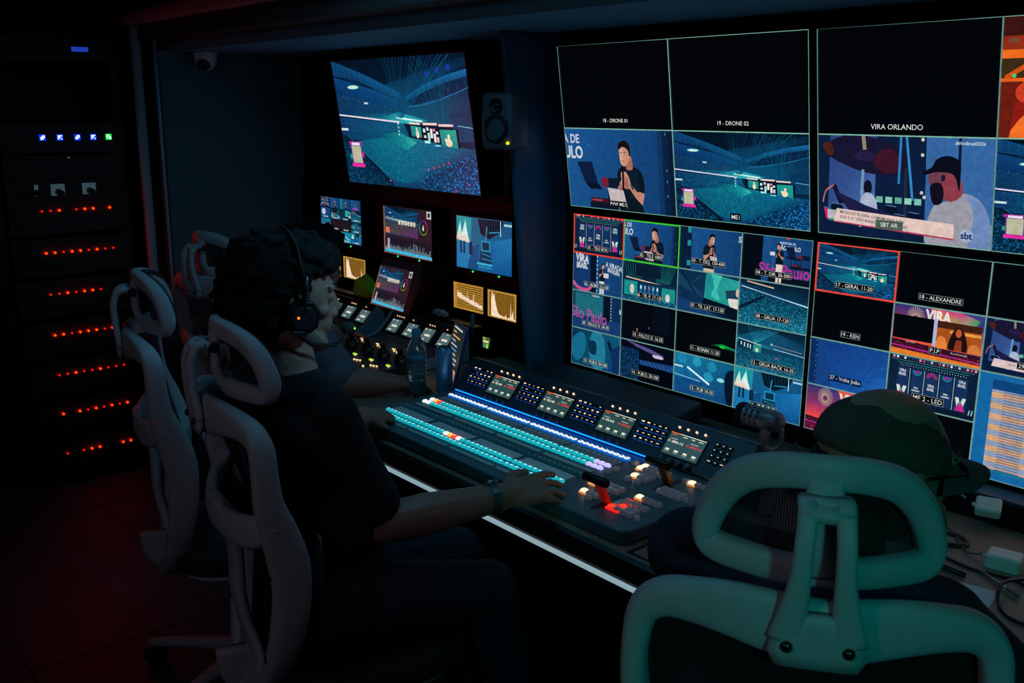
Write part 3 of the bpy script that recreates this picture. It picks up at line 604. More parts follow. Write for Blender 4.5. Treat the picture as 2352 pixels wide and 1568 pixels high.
def banner(t):
    t.poly([(0.04, 0.72), (0.1, 0.76), (0.13, 0.72), (0.12, 0.86), (0.07, 0.86)], '#188c70'); t.poly([(0.035, 0.73), (0.06, 0.74), (0.07, 0.86), (0.05, 0.84)], '#c81c6c')
    t.rect(0.06, 0.75, 0.11, 0.84, '#b8b4bc')
    t.poly([(0.12, 0.73), (0.80, 0.79), (0.80, 0.925), (0.10, 0.86)], '#e0c4bc')
    t.poly([(0.10, 0.86), (0.80, 0.925), (0.80, 0.94), (0.10, 0.872)], '#b02c54')
    t.text('MÚSICA E FÉ PARA COMEMORAR 2026!', 0.335, 0.785, 0.028, '#3c4450', 0.01, 1.0, -0.075)
    t.text('ESSE É O “VIRA BRASIL” NA TELA DO SBT', 0.345, 0.835, 0.028, '#3c4450', 0.01, 1.0, -0.075)
    t.rect(0.36, 0.81, 0.52, 0.90, '#4a5c50'); t.text('SBT AR', 0.44, 0.855, 0.04, '#d8dcd8', 0.012)
    t.dot(0.868, 0.885, 0.062, '#9cb0cc', 20); t.text('sbt', 0.868, 0.885, 0.062, '#1c2c64', 0.03)
def nightsky27(t):
    t.poly([(0, 0), (1, 0), (1, 1), (0, 1)], ['#123a7c', '#16448c', '#1858a8', '#134690'])
    t.poly([(0.1, 0), (0.3, 0.6), (0.3, 1), (0.1, 1)], '#153f80'); t.rect(0, 0, 0.1, 1, '#0c2c60')
    for k in range(24): t.line(0.02, 0.1 + k * 0.036, 0.07, 0.1 + k * 0.036, 0.012, '#081c44')
    for k in range(9): t.dot(0.085, 0.05 + k * 0.11, 0.012, '#5c7cb4')
    for k in range(26):
        q = math.pi * 0.5 + k * 0.12; t.line(0.97, 0.9, 0.97 + 0.2 * math.cos(q), 0.9 - abs(0.35 * math.sin(q)), 0.004, '#2c70bc')
    for k in range(9): q = math.pi * (0.5 + 0.06 * k); t.dot(0.97 + 0.25 * math.cos(q), 0.9 - 0.55 * math.sin(q), 0.008, '#6ca4d8')
def sheet(t):
    t.rect(0, 0, 1, 1, '#1464a0')
    t.rect(0.07, 0.06, 1, 0.15, '#0d4278'); t.text('TIMELINE EVENTO', 0.75, 0.085, 0.012, '#c8d4e0'); t.text('VIRA BRASIL SP', 0.75, 0.115, 0.012, '#c8d4e0')
    rr = random.Random(9); n = 30
    for i in range(n):
        y = 0.15 + i * 0.76 / n; h = 0.76 / n; c = '#d8a478' if (i % 4) in (1, 2) else '#8c9cb8'
        t.rect(0.07, y, 1, y + h * 0.92, c); t.rect(0.07, y + h * 0.92, 1, y + h, '#6c7890')
        t.rect(0.13, y + h * 0.35, 0.25, y + h * 0.6, '#46506c'); wd = rr.uniform(0.1, 0.22); t.rect(0.68 - wd, y + h * 0.35, 0.68 + wd, y + h * 0.6, '#46506c')
    t.rect(0.305, 0.15, 0.31, 0.91, '#7c88a0'); t.rect(0.07, 0.90, 1, 0.93, '#1c6c94')
def multiview(t):
    g = 4; fns = [board, lambda q: (bluebg(q), man(q, .5, .35, .9)), lambda q: (bluebg(q), q.rect(0, 0, .15, 1, '#0f8c80'), man(q, .55, .35, .9)), lambda q: (bluebg(q), man(q, .5, .35, .6), q.ell(.5, .8, .3, .1, '#a03ca0')),
                  lambda q: (bluebg(q), q.ell(.3, .4, .2, .3, '#c8c8d0')), tr_front, lat, lambda q: crowd(q), lambda q: (q.rect(0, 0, 1, 1, '#1c6c8c'), q.rect(.2, .5, .8, .7, '#a86cb0')), lambda q: q.rect(0, 0, 1, 1, '#20161c'), lambda q: q.rect(0, 0, 1, 1, '#20161c'), lambda q: crowd(q, True),
                  lambda q: q.poly([(0, 0), (1, 0), (1, 1), (0, 1)], ['#0c3c5c', '#1c84a0', '#1c7ca8', '#0c4c74']), lambda q: (q.rect(0, 0, 1, 1, '#0a2440'), q.line(0, .2, 1, .5, .15, '#7c6cb0')), lambda q: (q.rect(0, 0, 1, 1, '#1884a4'), q.line(.2, .3, .8, .7, .08, '#c8e8f0')), wedge]
    for i, fn in enumerate(fns):
        x, y = i % 4, i // 4
        q = Tile(t.p, t.x0 + (t.x1 - t.x0) * x / 4, t.y0 + (t.y1 - t.y0) * y / 4, t.x0 + (t.x1 - t.x0) * (x + 0.97) / 4, t.y0 + (t.y1 - t.y0) * (y + 0.96) / 4, 3)
        fn(q); q.rect(0.25, 0.8, 0.75, 0.92, '#aab4b8') if i > 3 else None
def scope(t):
    t.rect(0, 0, 1, 1, '#2a1c26'); q = Tile(t.p, t.x0 + (t.x1 - t.x0) * .03, t.y0 + (t.y1 - t.y0) * .02, t.x0 + (t.x1 - t.x0) * .72, t.y0 + (t.y1 - t.y0) * .60, 2)
    stadium(q, False, False, 1.0); q.poly([(0, .5), (1, .6), (1, 1), (0, .95)], ['#38464c', '#4a4258', '#70307c', '#5c5050'], 0.6, 300); q.rect(.02, .75, .14, .95, '#e87048')
    for i in range(6): q.rect(.42 + i * .09, .44, .48 + i * .09, .60, '#d8ccb8')
    q.line(0.02, .38, .95, .5, .02, '#d0c8b8')
    t.lay += 90
    cx, cy = 0.83, 0.36
    for k in range(24):
        import colorsys
        c = colorsys.hsv_to_rgb(k / 24, .75, .7); a0 = 2 * math.pi * k / 24; a1 = a0 + .28
        t.poly([(cx + .085 * math.cos(a0), cy + .15 * math.sin(a0)), (cx + .085 * math.cos(a1), cy + .15 * math.sin(a1)), (cx + .075 * math.cos(a1), cy + .135 * math.sin(a1)), (cx + .075 * math.cos(a0), cy + .135 * math.sin(a0))], '#%02x%02x%02x' % tuple(int(v * 255) for v in c))
    t.poly([(cx, cy - .07), (cx + .015, cy + .02), (cx + .01, cy + .07), (cx - .02, cy + .04)], '#d8e8e0')
    t.rect(.90, .02, .99, .17, '#c8ccc4'); t.rect(.92, .05, .97, .14, '#303438')
    t.rect(.02, .66, .98, .98, '#1c1826')
    rr = random.Random(4)
    for i in range(60):
        x = .02 + i * .016; h = rr.uniform(.03, .12) + (.1 if 30 < i < 54 else 0) * rr.random(); t.rect(x, .92 - h, x + .006, .95, '#8ca4b0' if i > 3 else '#c8b8c0')
    t.rect(.08, .68, .13, .9, '#a89cb0')
    t.poly([(.02, .9), (1, .93), (1, .99), (.02, .97)], '#3cb4d8')
    t.rect(0, .02, .03, 1, '#7c5c44'); t.rect(0, .99, 1, 1, '#c86c50')
def wave(t, kind=0):
    t.rect(0, 0, 1, 1, '#6c4a14'); rr = random.Random(kind + 11)
    if kind == 0:
        for k in range(12): t.rect(0.02, 0.05 + k * 0.08, 0.98, 0.078 + k * 0.08, '#d09a3c')
        t.rect(0, 0, 0.1, 1, '#b88430')
        for i in range(70):
            x = 0.12 + i * 0.012; m = 0.5 + 0.28 * (i / 70) + rr.uniform(-.03, .03); h = rr.uniform(.04, .1) + (0.25 if i in (28, 45, 46) else 0) + (.12 if i < 14 else 0) * rr.random()
            t.rect(x, m - h, x + 0.011, m + 0.06 + rr.uniform(0, .03), '#f8dcc4')
    else:
        for k in range(16): t.rect(0.04 + k * 0.06, 0.1, 0.055 + k * 0.06, 0.95, '#a87a2c')
        for k in range(12): t.rect(0.06 + k * 0.075, 0.03, 0.1 + k * 0.075, 0.08, '#e0b04c')
        t.rect(0.93, 0, 1, 1, '#c0903a'); t.rect(0, 0, 0.06, 1, '#b8862e')
        pts = [(0.12, 0.95)] + [(0.12 + i * 0.02, y) for i, y in enumerate((.35, .1, .06, .3, .1, .2, .12, .4, .45, .55, .65, .72, .78, .82, .84, .85, .88, .86, .89, .88, .9, .88, .9, .91, .9, .86, .8, .9, .92, .93))] + [(0.72, .9), (.78, .87), (.80, .35), (.82, .88), (.88, .6), (.9, .9), (.98, .93), (0.98, 0.97), (0.12, 0.97)]
        for (xa, ya), (xb, yb) in zip(pts[1:-2], pts[2:-2]): t.poly([(xa, ya), (xb, yb), (xb, .96), (xa, .96)], '#f8dcc4')
    t.border('#c8983e', 0.03)

# ---------------------------------------------------------------- the room shell
m_wall = mat('wall_paint', '#3c4c54', 0.75, noise=0.15, nscale=30, bump=0.2)
m_dark = mat('dark_panel', '#1c2228', 0.55, noise=0.2, nscale=20, bump=0.15)
m_black = mat('black_plastic', '#08090b', 0.45, noise=0.1, nscale=60)
m_floor = mat('vinyl_floor', '#34383f', 0.5, noise=0.25, nscale=14, bump=0.25, bscale=90)
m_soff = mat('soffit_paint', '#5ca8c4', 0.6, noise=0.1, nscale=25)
m_trim = mat('grey_trim', '#4a4e58', 0.5, noise=0.1)
def wallbox(name, a, b, m, kind='structure'):
    return MB().box(a, b).build(name, m, None, kind)
wallbox('floor', (-5.2, -1.6, -0.06), (1.6, 2.7, 0), m_floor)
fs_ = MB()
for y in (0.62, 1.22): fs_.box((-5.2, y, 0), (1.6, y + 0.006, 0.0012))
for x in (-4.2, -3.0, -1.8, -0.6): fs_.box((x, -1.6, 0), (x + 0.006, 2.7, 0.0012))
fs_.build('trim_1', mat('floor_seam', '#0c0e12', 0.7), None, 'structure')
wallbox('ceiling', (-5.2, -1.6, 2.28), (1.6, 2.7, 2.34), mat('ceiling_paint', '#0c1014', 0.8, noise=0.1))
wallbox('wall_monitor', (-5.2, 2.55, 0), (1.6, 2.7, 2.28), m_dark)
wallbox('wall_rear', (-5.2, -1.7, 0), (1.6, -1.6, 2.28), m_dark)
wallbox('wall_right', (1.5, -1.6, 0), (1.6, 2.55, 2.28), m_dark)
wallbox('wall_left', (-5.2, -1.6, 0), (-5.1, 2.7, 2.28), m_dark)
# end wall of the console alcove with the glossy return beside the rack
MB().box((-4.52, 1.725, 0), (-4.42, 2.55, 1.95)).build('wall_alcove', mat('alcove_paint', '#40707a', 0.7, noise=0.12, nscale=18, bump=0.2), None, 'structure')
MB().box((-5.1, 1.73, 0), (-4.52, 2.55, 2.28)).build('wall_alcove_core', m_dark, None, 'structure')
MB().box((-4.62, 1.705, 0), (-4.425, 1.72, 2.05)).build('trim_2', mat('gloss_return', '#8c90a0', 0.34, metal=0.9), None, 'structure')
# door-like frame: post and header
fr = MB().sweep([((-4.50, 1.655, 0.0), .021, .021), ((-4.50, 1.655, 2.055), .021, .021)], 8, up=(0, 1, 0))
fr.sweep([((-4.52, 1.62, 2.085), .03, .032), ((1.5, 1.62, 2.085), .03, .032)], 8, up=(0, 0, 1))
fr.build('trim_3', mat('frame_paint', '#c0c4d0', 0.55), None, 'structure')
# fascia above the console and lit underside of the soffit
MB().box((-4.62, 1.66, 1.99), (1.5, 1.80, 2.28)).build('trim_4', mat('fascia_paint', '#3a3234', 0.7), None, 'structure')
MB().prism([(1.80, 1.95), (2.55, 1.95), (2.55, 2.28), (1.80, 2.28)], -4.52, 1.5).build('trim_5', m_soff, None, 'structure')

# slanting partition between the two monitor bays
part = MB().prism([(2.10, 1.95), (2.145, 1.62), (2.185, 1.20), (2.235, 0.75), (2.56, 0.75), (2.56, 1.95)], -2.525, -2.50)
o = part.build('trim_6', mat('partition_laminate', '#2c6080', 0.42, noise=0.1, nscale=30), None, 'structure'); bevel(o, 0.012, 3)


wallbox('trim_8', (-4.42, 2.40, 0.75), (-2.60, 2.55, 1.36), m_black)          # black monitor fascia of the left bay
wallbox('trim_9', (-2.50, 2.40, 0.75), (1.5, 2.55, 1.95), m_black)           # black monitor fascia of the right bay
wallbox('trim_10', (-4.42, 2.42, 1.36), (-2.60, 2.55, 1.95), m_black)
for x in (-2.80,):
    MB().box((x, 2.36, 1.38), (x + 0.035, 2.42, 1.95)).build('trim_11', mat('brown_post', '#2c1c16', 0.6), None, 'structure')

# ---------------------------------------------------------------- the long console desk
D = empty('console_desk', (-1.4, 1.95, 0), label='long console desk with brown-grey top and a glowing light strip along its front edge', cat='desk')
def local(o, root): o.parent = root; o.matrix_parent_inverse = Matrix.Translation(-root.location) if False else Matrix(); o.location = o.location - root.location; return o
outline = [(-4.415, 1.73), (-3.35, 1.72), (-3.0, 1.475), (1.49, 1.475), (1.49, 2.395), (-4.415, 2.395)]
top = MB().prism(outline, 0.715, 0.75, 'z').build('top', mat('desk_laminate', '#947868', 0.5, noise=0.12, nscale=50, bump=0.15), None)
bevel(top, 0.004, 2); local(top, D)
edge = [(-4.415, 1.73), (-3.35, 1.72), (-3.0, 1.475), (1.49, 1.475)]
nose = MB()
for a, b in zip(edge, edge[1:]):
    nose.prism([(0.0, 0.748), (-0.012, 0.742), (-0.016, 0.70), (0.0, 0.66), (0.03, 0.66), (0.03, 0.748)], 0, 1, 'x',
               M=Matrix(((b[0] - a[0], 0, 0, a[0]), (b[1] - a[1], 1, 0, a[1]), (0, 0, 1, 0), (0, 0, 0, 1))))
local(nose.build('front_nosing', mat('nosing', '#0c0d10', 0.5), None), D)
st = MB()
for a, b in zip(edge, edge[1:]):
    st.prism([(-0.014, 0.678), (-0.020, 0.681), (-0.020, 0.689), (-0.014, 0.692)], 0, 1, 'x',
             M=Matrix(((b[0] - a[0], 0, 0, a[0]), (b[1] - a[1], 1, 0, a[1]), (0, 0, 1, 0), (0, 0, 0, 1))))
local(st.build('light_strip', mat('strip_light', '#c0d0d4', 0.4, emit='#9cb4bc', es=0.75), None), D)
bd = MB().box((-4.415, 1.98, 0), (1.49, 2.02, 0.715)).build('front_board', m_dark, None); local(bd, D)
for x in (-4.38, -2.85, -1.1, 0.6, 1.43): local(MB().box((x, 1.62, 0), (x + 0.04, 1.98, 0.715)).build('leg', m_dark, None), D)

# ---------------------------------------------------------------- monitors
def monitor(name, label, x0, x1, zb, zt, yb, yt, draw, cat='monitor', group=None, bez=0.008, depth=0.045, leds=(), em=1.0, face=m_black):
    """picture corners: bottom at (yb, zb), top at (yt, zt)"""
    W = x1 - x0; H = math.hypot(zt - zb, yt - yb)
    root = empty(name, ((x0 + x1) / 2, yb, zb), label=label, cat=cat, group=group)
    up = Vector((0, yt - yb, zt - zb)).normalized()
    M = frame_matrix((x0 - root.location.x, yt - yb, zt - zb), (1, 0, 0), up)
    pic = Pic(W, H); draw(pic); s = pic.build('screen', root, M, em)
    h = MB().box((-bez, -H - bez, -depth), (W + bez, bez, -0.0015))
    fr = [(-bez, -H - bez, W + bez, -H), (-bez, 0, W + bez, bez), (-bez, -H, 0, 0), (W, -H, W + bez, 0)]
    for a, b, c, d in fr: h.box((a, b, -0.0015), (c, d, 0.004))
    ho = h.build('housing', face, root); ho.matrix_local = M; bevel(ho, 0.0015, 1)
    for lx, ly, c in leds:
        l = MB().cyl((lx, ly, 0.003), (lx, ly, 0.007), 0.0042, n=10).build('indicator_light', mat('led_' + c, '#202020', 0.4, emit={'green': '#20e070', 'yellow': '#ffe020'}.get(c, c), es=1.6), root); l.matrix_local = M
    return root

def d_top_left(p):
    g = 0.006
    t = p.tile(0, 0, 0.5, 0.5); t.rect(0, 0, 1, 1, '#020408'); t.caption('18 - DRONE 01', 0.5, 0.9, 0.05, False, None)
    t = p.tile(0.5, 0, 1, 0.5); t.rect(0, 0, 1, 1, '#020408'); t.caption('19 - DRONE 02', 0.47, 0.91, 0.05, False, None)
    t = p.tile(0, 0.5, 0.5, 1); singer_close(t); t.caption('PVW ME1', 0.47, 0.92, 0.05, False, '#060a10')
    t = p.tile(0.5, 0.5, 1, 1); stadium(t, True); t.caption('ME1', 0.47, 0.93, 0.055, False, '#060a10')
    grid(p, 2, 2)
def grid(p, nx, ny, col='#7fb8a0', w_=0.0032, skip=()):
    t = p.tile(0, 0, 1, 1); t.lay = 240; a = p.W / p.H
    for i in range(nx + 1):
        for j in range(ny):
            if ('v', i, j) in skip: continue
            x = i / nx; t.rect(max(0, x - w_ / a), j / ny, min(1, x + w_ / a), (j + 1) / ny, col)
    for j in range(ny + 1):
        for i in range(nx):
            if ('h', i, j) in skip: continue
            y = j / ny; t.rect(i / nx, max(0, y - w_), (i + 1) / nx, min(1, y + w_), col)
    return t
def frame_tile(t, i, j, nx, ny, col, a):
    w_ = 0.005; x0, x1, y0, y1 = i / nx, (i + 1) / nx, j / ny, (j + 1) / ny
    t.rect(x0, y0, x1, y0 + 2 * w_, col); t.rect(x0, y1 - w_, x1, y1 + w_, col); t.rect(x0, y0, x0 + 2 * w_ / a, y1, col); t.rect(x1 - w_ / a, y0, x1 + w_ / a, y1, col)
monitor('video_wall_monitor', 'upper video wall monitor with two black DRONE tiles above a singer and a stadium', -2.420, -1.480, 1.381, 1.905, 2.348, 2.270, d_top_left, group='video wall monitors')

def d_top_right(p):
    t = p.tile(0, 0, 0.492, 0.5); t.rect(0, 0, 1, 1, '#020408'); t.caption('VIRA ORLANDO', 0.47, 0.92, 0.055, False, None)
    mountain_orange(p.tile(0.492, 0, 1, 0.5))
    t = p.tile(0, 0.5, 0.492, 1); drums(t); banner(t)
    stadium(p.tile(0.492, 0.5, 1, 1))
    t = grid(p, 2, 2, skip={('v', 1, 0), ('v', 1, 1)}); t.rect(0.49, 0, 0.494, 1, '#5c8c80')
monitor('video_wall_monitor', 'upper video wall monitor with dark VIRA ORLANDO tile above a bearded drummer', -1.456, -0.516, 1.381, 1.905, 2.348, 2.270, d_top_right, group='video wall monitors')

def small(t, dx=0.0): pass
def d_bot_left(p):
    T = lambda i, j: p.tile(i / 4, j / 4, (i + 1) / 4, (j + 1) / 4)
    H = 0.085
    t = T(0, 0); board(t); t.caption('01 - TELE BOX', 0.5, 0.84, H)
    t = T(1, 0); singer_close(t); t.caption('02 - TELE 1000', 0.5, 0.83, H)
    t = T(2, 0); bluebg(t); t.rect(0, 0, 0.2, 1, '#0a1c38'); [t.rect(0.13, y, 0.19, y + 0.13, '#1f8a90') for y in (0.02, 0.32, 0.78)]; t.text('S', 0.96, 0.17, 0.13, '#c4ccd8', .03); man(t, 0.53, 0.25, 0.85, -1, True); tablet_pic(t, 0.5, 0.62, 0.75); t.caption('03 - T. ESQ. 150-600', 0.48, 0.78, H)
    t = T(3, 0); bluebg(t); t.rect(0, 0, 0.3, 1, '#040a14'); t.text('PREFEITURA DE', 0.65, 0.13, 0.05, '#c8d0dc', .02, .8); t.text('SÃO PAULO', 0.68, 0.22, 0.09, '#d0d4dc', .03, .8); t.ell(0.65, 0.03, 0.03, 0.03, '#b02c3c')
    t.text('São Paulo', 0.62, 0.72, 0.26, '#b8308c', .02, .9); laptop(t, 0.62, 0.2, 0.8); t.poly([(0.62, .4), (.85, .42), (.83, .46), (.64, .44)], '#0a1830')
    for k in range(4): t.line(.66 + k * .05, .42, .7 + k * .03, .8, .012, '#0a1428')
    t.rect(0.4, 0.86, 1, 1, '#08101c'); man(t, 0.53, 0.22, 0.48, 1, True, '#d8ccb4'); t.rect(0.41, 0.34, 0.48, 0.42, '#d0ccd0'); t.line(0.46, .4, .46, .9, .012, '#5c6c7c'); t.caption('04 - T. DIR. 30-300', 0.47, 0.82, H)
    t = T(0, 1); bluebg(t); t.rect(0.0, 0, 0.42, 1, '#113668'); t.text('VIRA', 0.18, 0.14, 0.2, '#c8ccd4', .05, .8, -.1); t.text('BRASIL', 0.18, 0.33, 0.15, '#c8ccd4', .05, .65); t.rect(0.35, 0, 0.47, 1, '#061428')
    for k in range(9): t.rect(0.48, 0.02 + k * 0.11, 0.5, 0.07 + k * 0.11, '#b8c8d0')
    t.text('A VIRADA', 0.82, 0.24, 0.13, '#c8ccd4', .03, .7, -.1); t.text('BRASILEIRA', 0.82, 0.37, 0.11, '#c8ccd4', .03, .55, -.1); t.path(spl([(0, 0.78), (0.1, 0.92), (0.3, 0.95), (0.38, 0.82)], 4), 0.09, '#c8508c')
    man(t, 0.61, 0.27, 0.5, -1, True, '#c8ccd0'); t.rect(0.62, 0.44, 0.72, 0.56, '#c8ccd0'); t.caption('05 - ROBÔ 15-120', 0.48, 0.79, H, fill='#1c3050')
    t = T(1, 1); tr_front(t); t.caption('06 - TR. P. 17-120', 0.5, 0.82, H)
    t = T(2, 1); lat(t); t.caption('07 - TR. LAT. 17-120', 0.5, 0.82, H)
    t = T(3, 1); crowd(t); t.caption('08 - GRUA 17-120', 0.5, 0.78, H)
    t = T(0, 2); t.poly([(0, 0), (1, 0), (1, 1), (0, 1)], ['#0c3850', '#0c2c50', '#0c2448', '#0f3c64']); t.rect(.05, .05, .62, .65, '#1c6878'); t.rect(0.64, 0, 0.76, 0.7, '#061222'); t.poly([(.6, .7), (1, .62), (1, 1), (0, 1), (0, .75)], '#14386c'); t.text('São Paulo', 0.34, 0.60, 0.3, '#b84898', .01, .8, -.05)
    for k in range(8): t.rect(.78, .05 + k * .08, .795, .09 + k * .08, '#c8d0d0')
    t.rect(.4, .05, .55, .1, '#8ca4ac'); t.rect(.95, .3, 1, .42, '#a8b4bc'); t.caption('09 - PALCO E. 24-70', 0.48, 0.84, H, fill='#1c2c48')
    t = T(1, 2); t.rect(0, 0, 1, 1, '#030710'); [t.rect(0.6 + k * .05, 0.02, 0.612 + k * .05, 0.7, '#071830') for k in range(6)]; t.ell(.3, .7, .012, .04, '#c87848'); t.ell(.52, .6, .008, .03, '#8c6a50'); t.line(.3, .9, .31, 1, .012, '#8c5c3c'); t.caption('10 - PALCO D. 16-35', 0.5, 0.83, H)
    t = T(2, 2); t.rect(0, 0, 1, 1, '#020407'); t.poly([(.6, .66), (.78, .6), (1, .66), (1, .72)], ['#0a3c30', '#18b040', '#0c7070', '#06242c']); t.ell(.78, .67, .05, .025, '#20c838'); t.caption('11 - RONIN 11-20', 0.5, 0.83, H)
    t = T(3, 2); crowd(t, True); t.caption('12 - GRUA BACK 16-35', 0.55, 0.84, H)
    t = T(0, 3); t.poly([(0, 0), (1, 0), (1, 1), (0, 1)], ['#0a2c48', '#0e5472', '#0f3c74', '#0a3c58']); t.blob([(.02, .3), (.2, .1), (.3, .3), (.25, .7), (.1, .9), (.0, .7)], '#14688c'); t.blob([(.4, .1), (.65, .1), (.68, .9), (.4, .9)], '#1f7894'); t.blob([(.36, .3), (.5, .3), (.5, .6), (.38, .6)], '#0a2c48'); t.line(.75, .2, .9, .7, .1, '#06182c'); t.poly([(.8, .4), (1, .2), (1, 1), (.85, 1)], '#0c2c5c'); t.caption('13 - PUB B. 50-100', 0.5, 0.84, H, fill='#12404c')
    t = T(1, 3); t.rect(0, 0, 1, 1, '#040a18'); t.rect(.0, .2, .35, 1, '#0f3c64', .8, 140); t.poly([(.1, .02), (.55, .12), (.8, .22), (.8, .3), (.3, .14)], '#584c88'); t.blob([(.6, .25), (.75, .24), (.8, .3), (.65, .32)], '#c8b8d0'); t.poly([(.36, .45), (1, .4), (1, .58), (.36, .56)], '#143c74'); [t.line(.38 + k * .08, .46, .44 + k * .08, .56, .014, '#3c78b8') for k in range(8)]; t.rect(.38, .6, 1, .95, '#02050c'); t.caption('14 - PUB D. 50-100', 0.48, 0.8, H)
    t = T(2, 3); t.poly([(0, 0), (1, 0), (1, 1), (0, 1)], ['#16789c', '#0f5c80', '#0c3c6c', '#125c94']); [t.blob([(x, y), (x + .1, y - .08), (x + .16, y + .08), (x + .06, y + .16)], c) for x, y, c in ((.05, .1, '#1c84ac'), (.3, .1, '#2494b4'), (.55, .15, '#1c84a8'), (.5, .4, '#2090b0'), (.1, .5, '#125c8c'))]; t.blob([(.85, .3), (1, .2), (1, 1), (.88, .9)], '#06142c'); t.line(.22, .32, .6, .62, .05, '#d8ecf4'); t.line(0, .55, .45, .6, .02, '#8cc4dc'); t.line(0, .34, .15, .34, .04, '#c8e8ec'); t.ell(.78, .45, .06, .05, '#8cd8e0'); t.rect(.02, .62, .5, 1, '#0f4880'); t.caption('15 - PUB 18-35', 0.48, 0.8, H, fill='#0a2c3c')
    t = T(3, 3); wedge(t); t.caption('16 - PUB 18-35', 0.45, 0.8, H, fill='#0a2c40')
    t = grid(p, 4, 4, '#6c9890', 0.0038); a = p.W / p.H
    frame_tile(t, 1, 0, 4, 4, '#40c830', a); frame_tile(t, 0, 0, 4, 4, '#e8402c', a)
monitor('video_wall_monitor', 'lower video wall monitor split into sixteen numbered camera tiles', -2.406, -1.469, 0.825, 1.357, 2.35, 2.35, d_bot_left, group='video wall monitors')

def d_bot_right(p):
    T = lambda i, j, w_=1, h=1: p.tile(i / 4, j / 4, (i + w_) / 4, (j + h) / 4)
    H = 0.085
    t = T(0, 0); stadium(t, False); t.caption('17 - GERAL 11-20', 0.5, 0.83, H)
    t = T(1, 0); t.rect(0, 0, 1, 1, '#020408'); t.caption('18 - ALEXANDRE', 0.5, 0.82, H)
    for i in (2, 3): t = T(i, 0); t.rect(0, 0, 1, 1, '#020408'); 
    T(2, 0).caption('22 - TELÃO', 0.9, 0.82, H)
    t = T(0, 1); t.rect(0, 0, 1, 1, '#020408'); t.caption('19 - KEN', 0.5, 0.83, H)
    t = T(1, 1); vira(t, False); t.text('VIRA', 0.5, 0.15, 0.2, '#e4dcd8', .05, .8); t.rect(0.01, 0.22, 0.46, 0.68, '#030509'); t.rect(0.46, .2, .5, .72, '#a8b4d8'); q = t.p.tile(.25 + .25 * .5, .25 + .25 * .22, .25 + .25 * .97, .25 + .25 * .74); q.lay = 60; q.rect(0, 0, 1, 1, '#a8501c'); q.rect(.0, .0, 1, .25, '#402014'); q.rect(.3, .3, 1, .4, '#e8a040'); q.blob([(.3, 1), (.35, .4), (.5, .15), (.65, .4), (.7, 1)], '#1c0f10'); q.ell(.5, .35, .07, .16, '#b8502c'); q.poly([(.42, 1), (.45, .6), (.58, .6), (.6, 1)], '#8c3420'); q.blob([(.0, 1), (.05, .6), (.2, .6), (.25, 1)], '#e08038'); q.blob([(.75, 1), (.78, .7), (.95, .7), (1, 1)], '#d07838')
    t.lay += 80; t.text('São Paulo', .22, .72, .035, '#c8c8c8'); t.text('Bras-Vernissage', .76, .80, .035, '#c8c8c8'); t.poly([(0, .88), (1, .94), (1, 1), (0, 1)], '#e87c28'); t.caption('P.I.P', 0.5, 0.81, H)
    t = T(2, 1); drums(t); q = t; q.poly([(0.12, 0.73), (1, 0.79), (1, 0.925), (0.10, 0.88)], '#d8c0c0'); q.text('MÚSICA E FÉ PARA COMEMORAR', .5, .8, .04, '#50586c'); t.caption('29 - SBT AR', 0.52, 0.79, H)
    T(3, 1).rect(0, 0, 1, 1, '#020408')
    t = T(0, 2); nightsky27(t); t.caption('27 - Volta João', 0.48, 0.78, H * 1.05, False, '#0a1c48')
    t = T(1, 2); board(t); t.caption('ME 2 - LED', 0.48, 0.78, H * 1.15)
    t = T(0, 3); vira(t)
    t = T(1, 3); t.rect(0, 0, 1, 1, '#020408'); t.rect(.3, .8, .92, .83, '#b0b8c8')
    t = T(2, 2, 2, 2); sheet(t)
    t = grid(p, 4, 4, '#6c9890', 0.0038, skip={('v', 3, 2), ('v', 3, 3), ('h', 2, 3), ('h', 3, 3)}); a = p.W / p.H
    frame_tile(t, 0, 0, 4, 4, '#e8483a', a)
monitor('video_wall_monitor', 'lower video wall monitor with black KEN tile and a pale orange schedule sheet', -1.455, -0.518, 0.825, 1.357, 2.35, 2.35, d_bot_right, group='video wall monitors')

def d_full(fn, *a): return lambda p: fn(p.tile(0, 0, 1, 1), *a)
monitor('wall_television', 'big monitor filled by one stadium crowd under blue beams, above the small rack monitors', -3.866, -2.915, 1.381, 1.905, 2.348, 2.270, d_full(stadium, True, True, 1.0), bez=0.012)
GL = [(0.11, -0.214, 'green'), (0.27, -0.214, 'green')]
monitor('rack_monitor', 'small rack monitor filled with sixteen tiny camera tiles, under the big stadium monitor', -4.146, -3.785, 1.093, 1.298, 2.35, 2.35, d_full(multiview), group='small rack monitors in one row', leds=GL, depth=0.04)
monitor('rack_monitor', 'small rack monitor with colour wheel and waveform traces, above the propped tablet', -3.600, -3.243, 1.089, 1.296, 2.35, 2.35, d_full(scope), group='small rack monitors in one row', leds=GL, depth=0.04)
monitor('rack_monitor', 'small rack monitor with blue view of a lift in a yard, beside the slanting partition', -3.077, -2.735, 1.089, 1.296, 2.35, 2.35, d_full(wedge), group='small rack monitors in one row', leds=GL, depth=0.04)
monitor('waveform_monitor', 'small amber waveform display with striped noisy trace, right of the bottle', -3.098, -2.906, 0.919, 1.027, 2.35, 2.35, d_full(wave, 0), group='amber waveform displays', depth=0.04)
monitor('waveform_monitor', 'small amber histogram display closest to the slanting partition', -2.880, -2.708, 0.918, 1.026, 2.35, 2.35, d_full(wave, 1), group='amber waveform displays', depth=0.04)
monitor('waveform_monitor', 'small amber histogram display above the green cloth, just right of the hidden operator', -3.953, -3.760, 0.931, 1.033, 2.35, 2.35, d_full(wave, 1), group='amber waveform displays', depth=0.04)
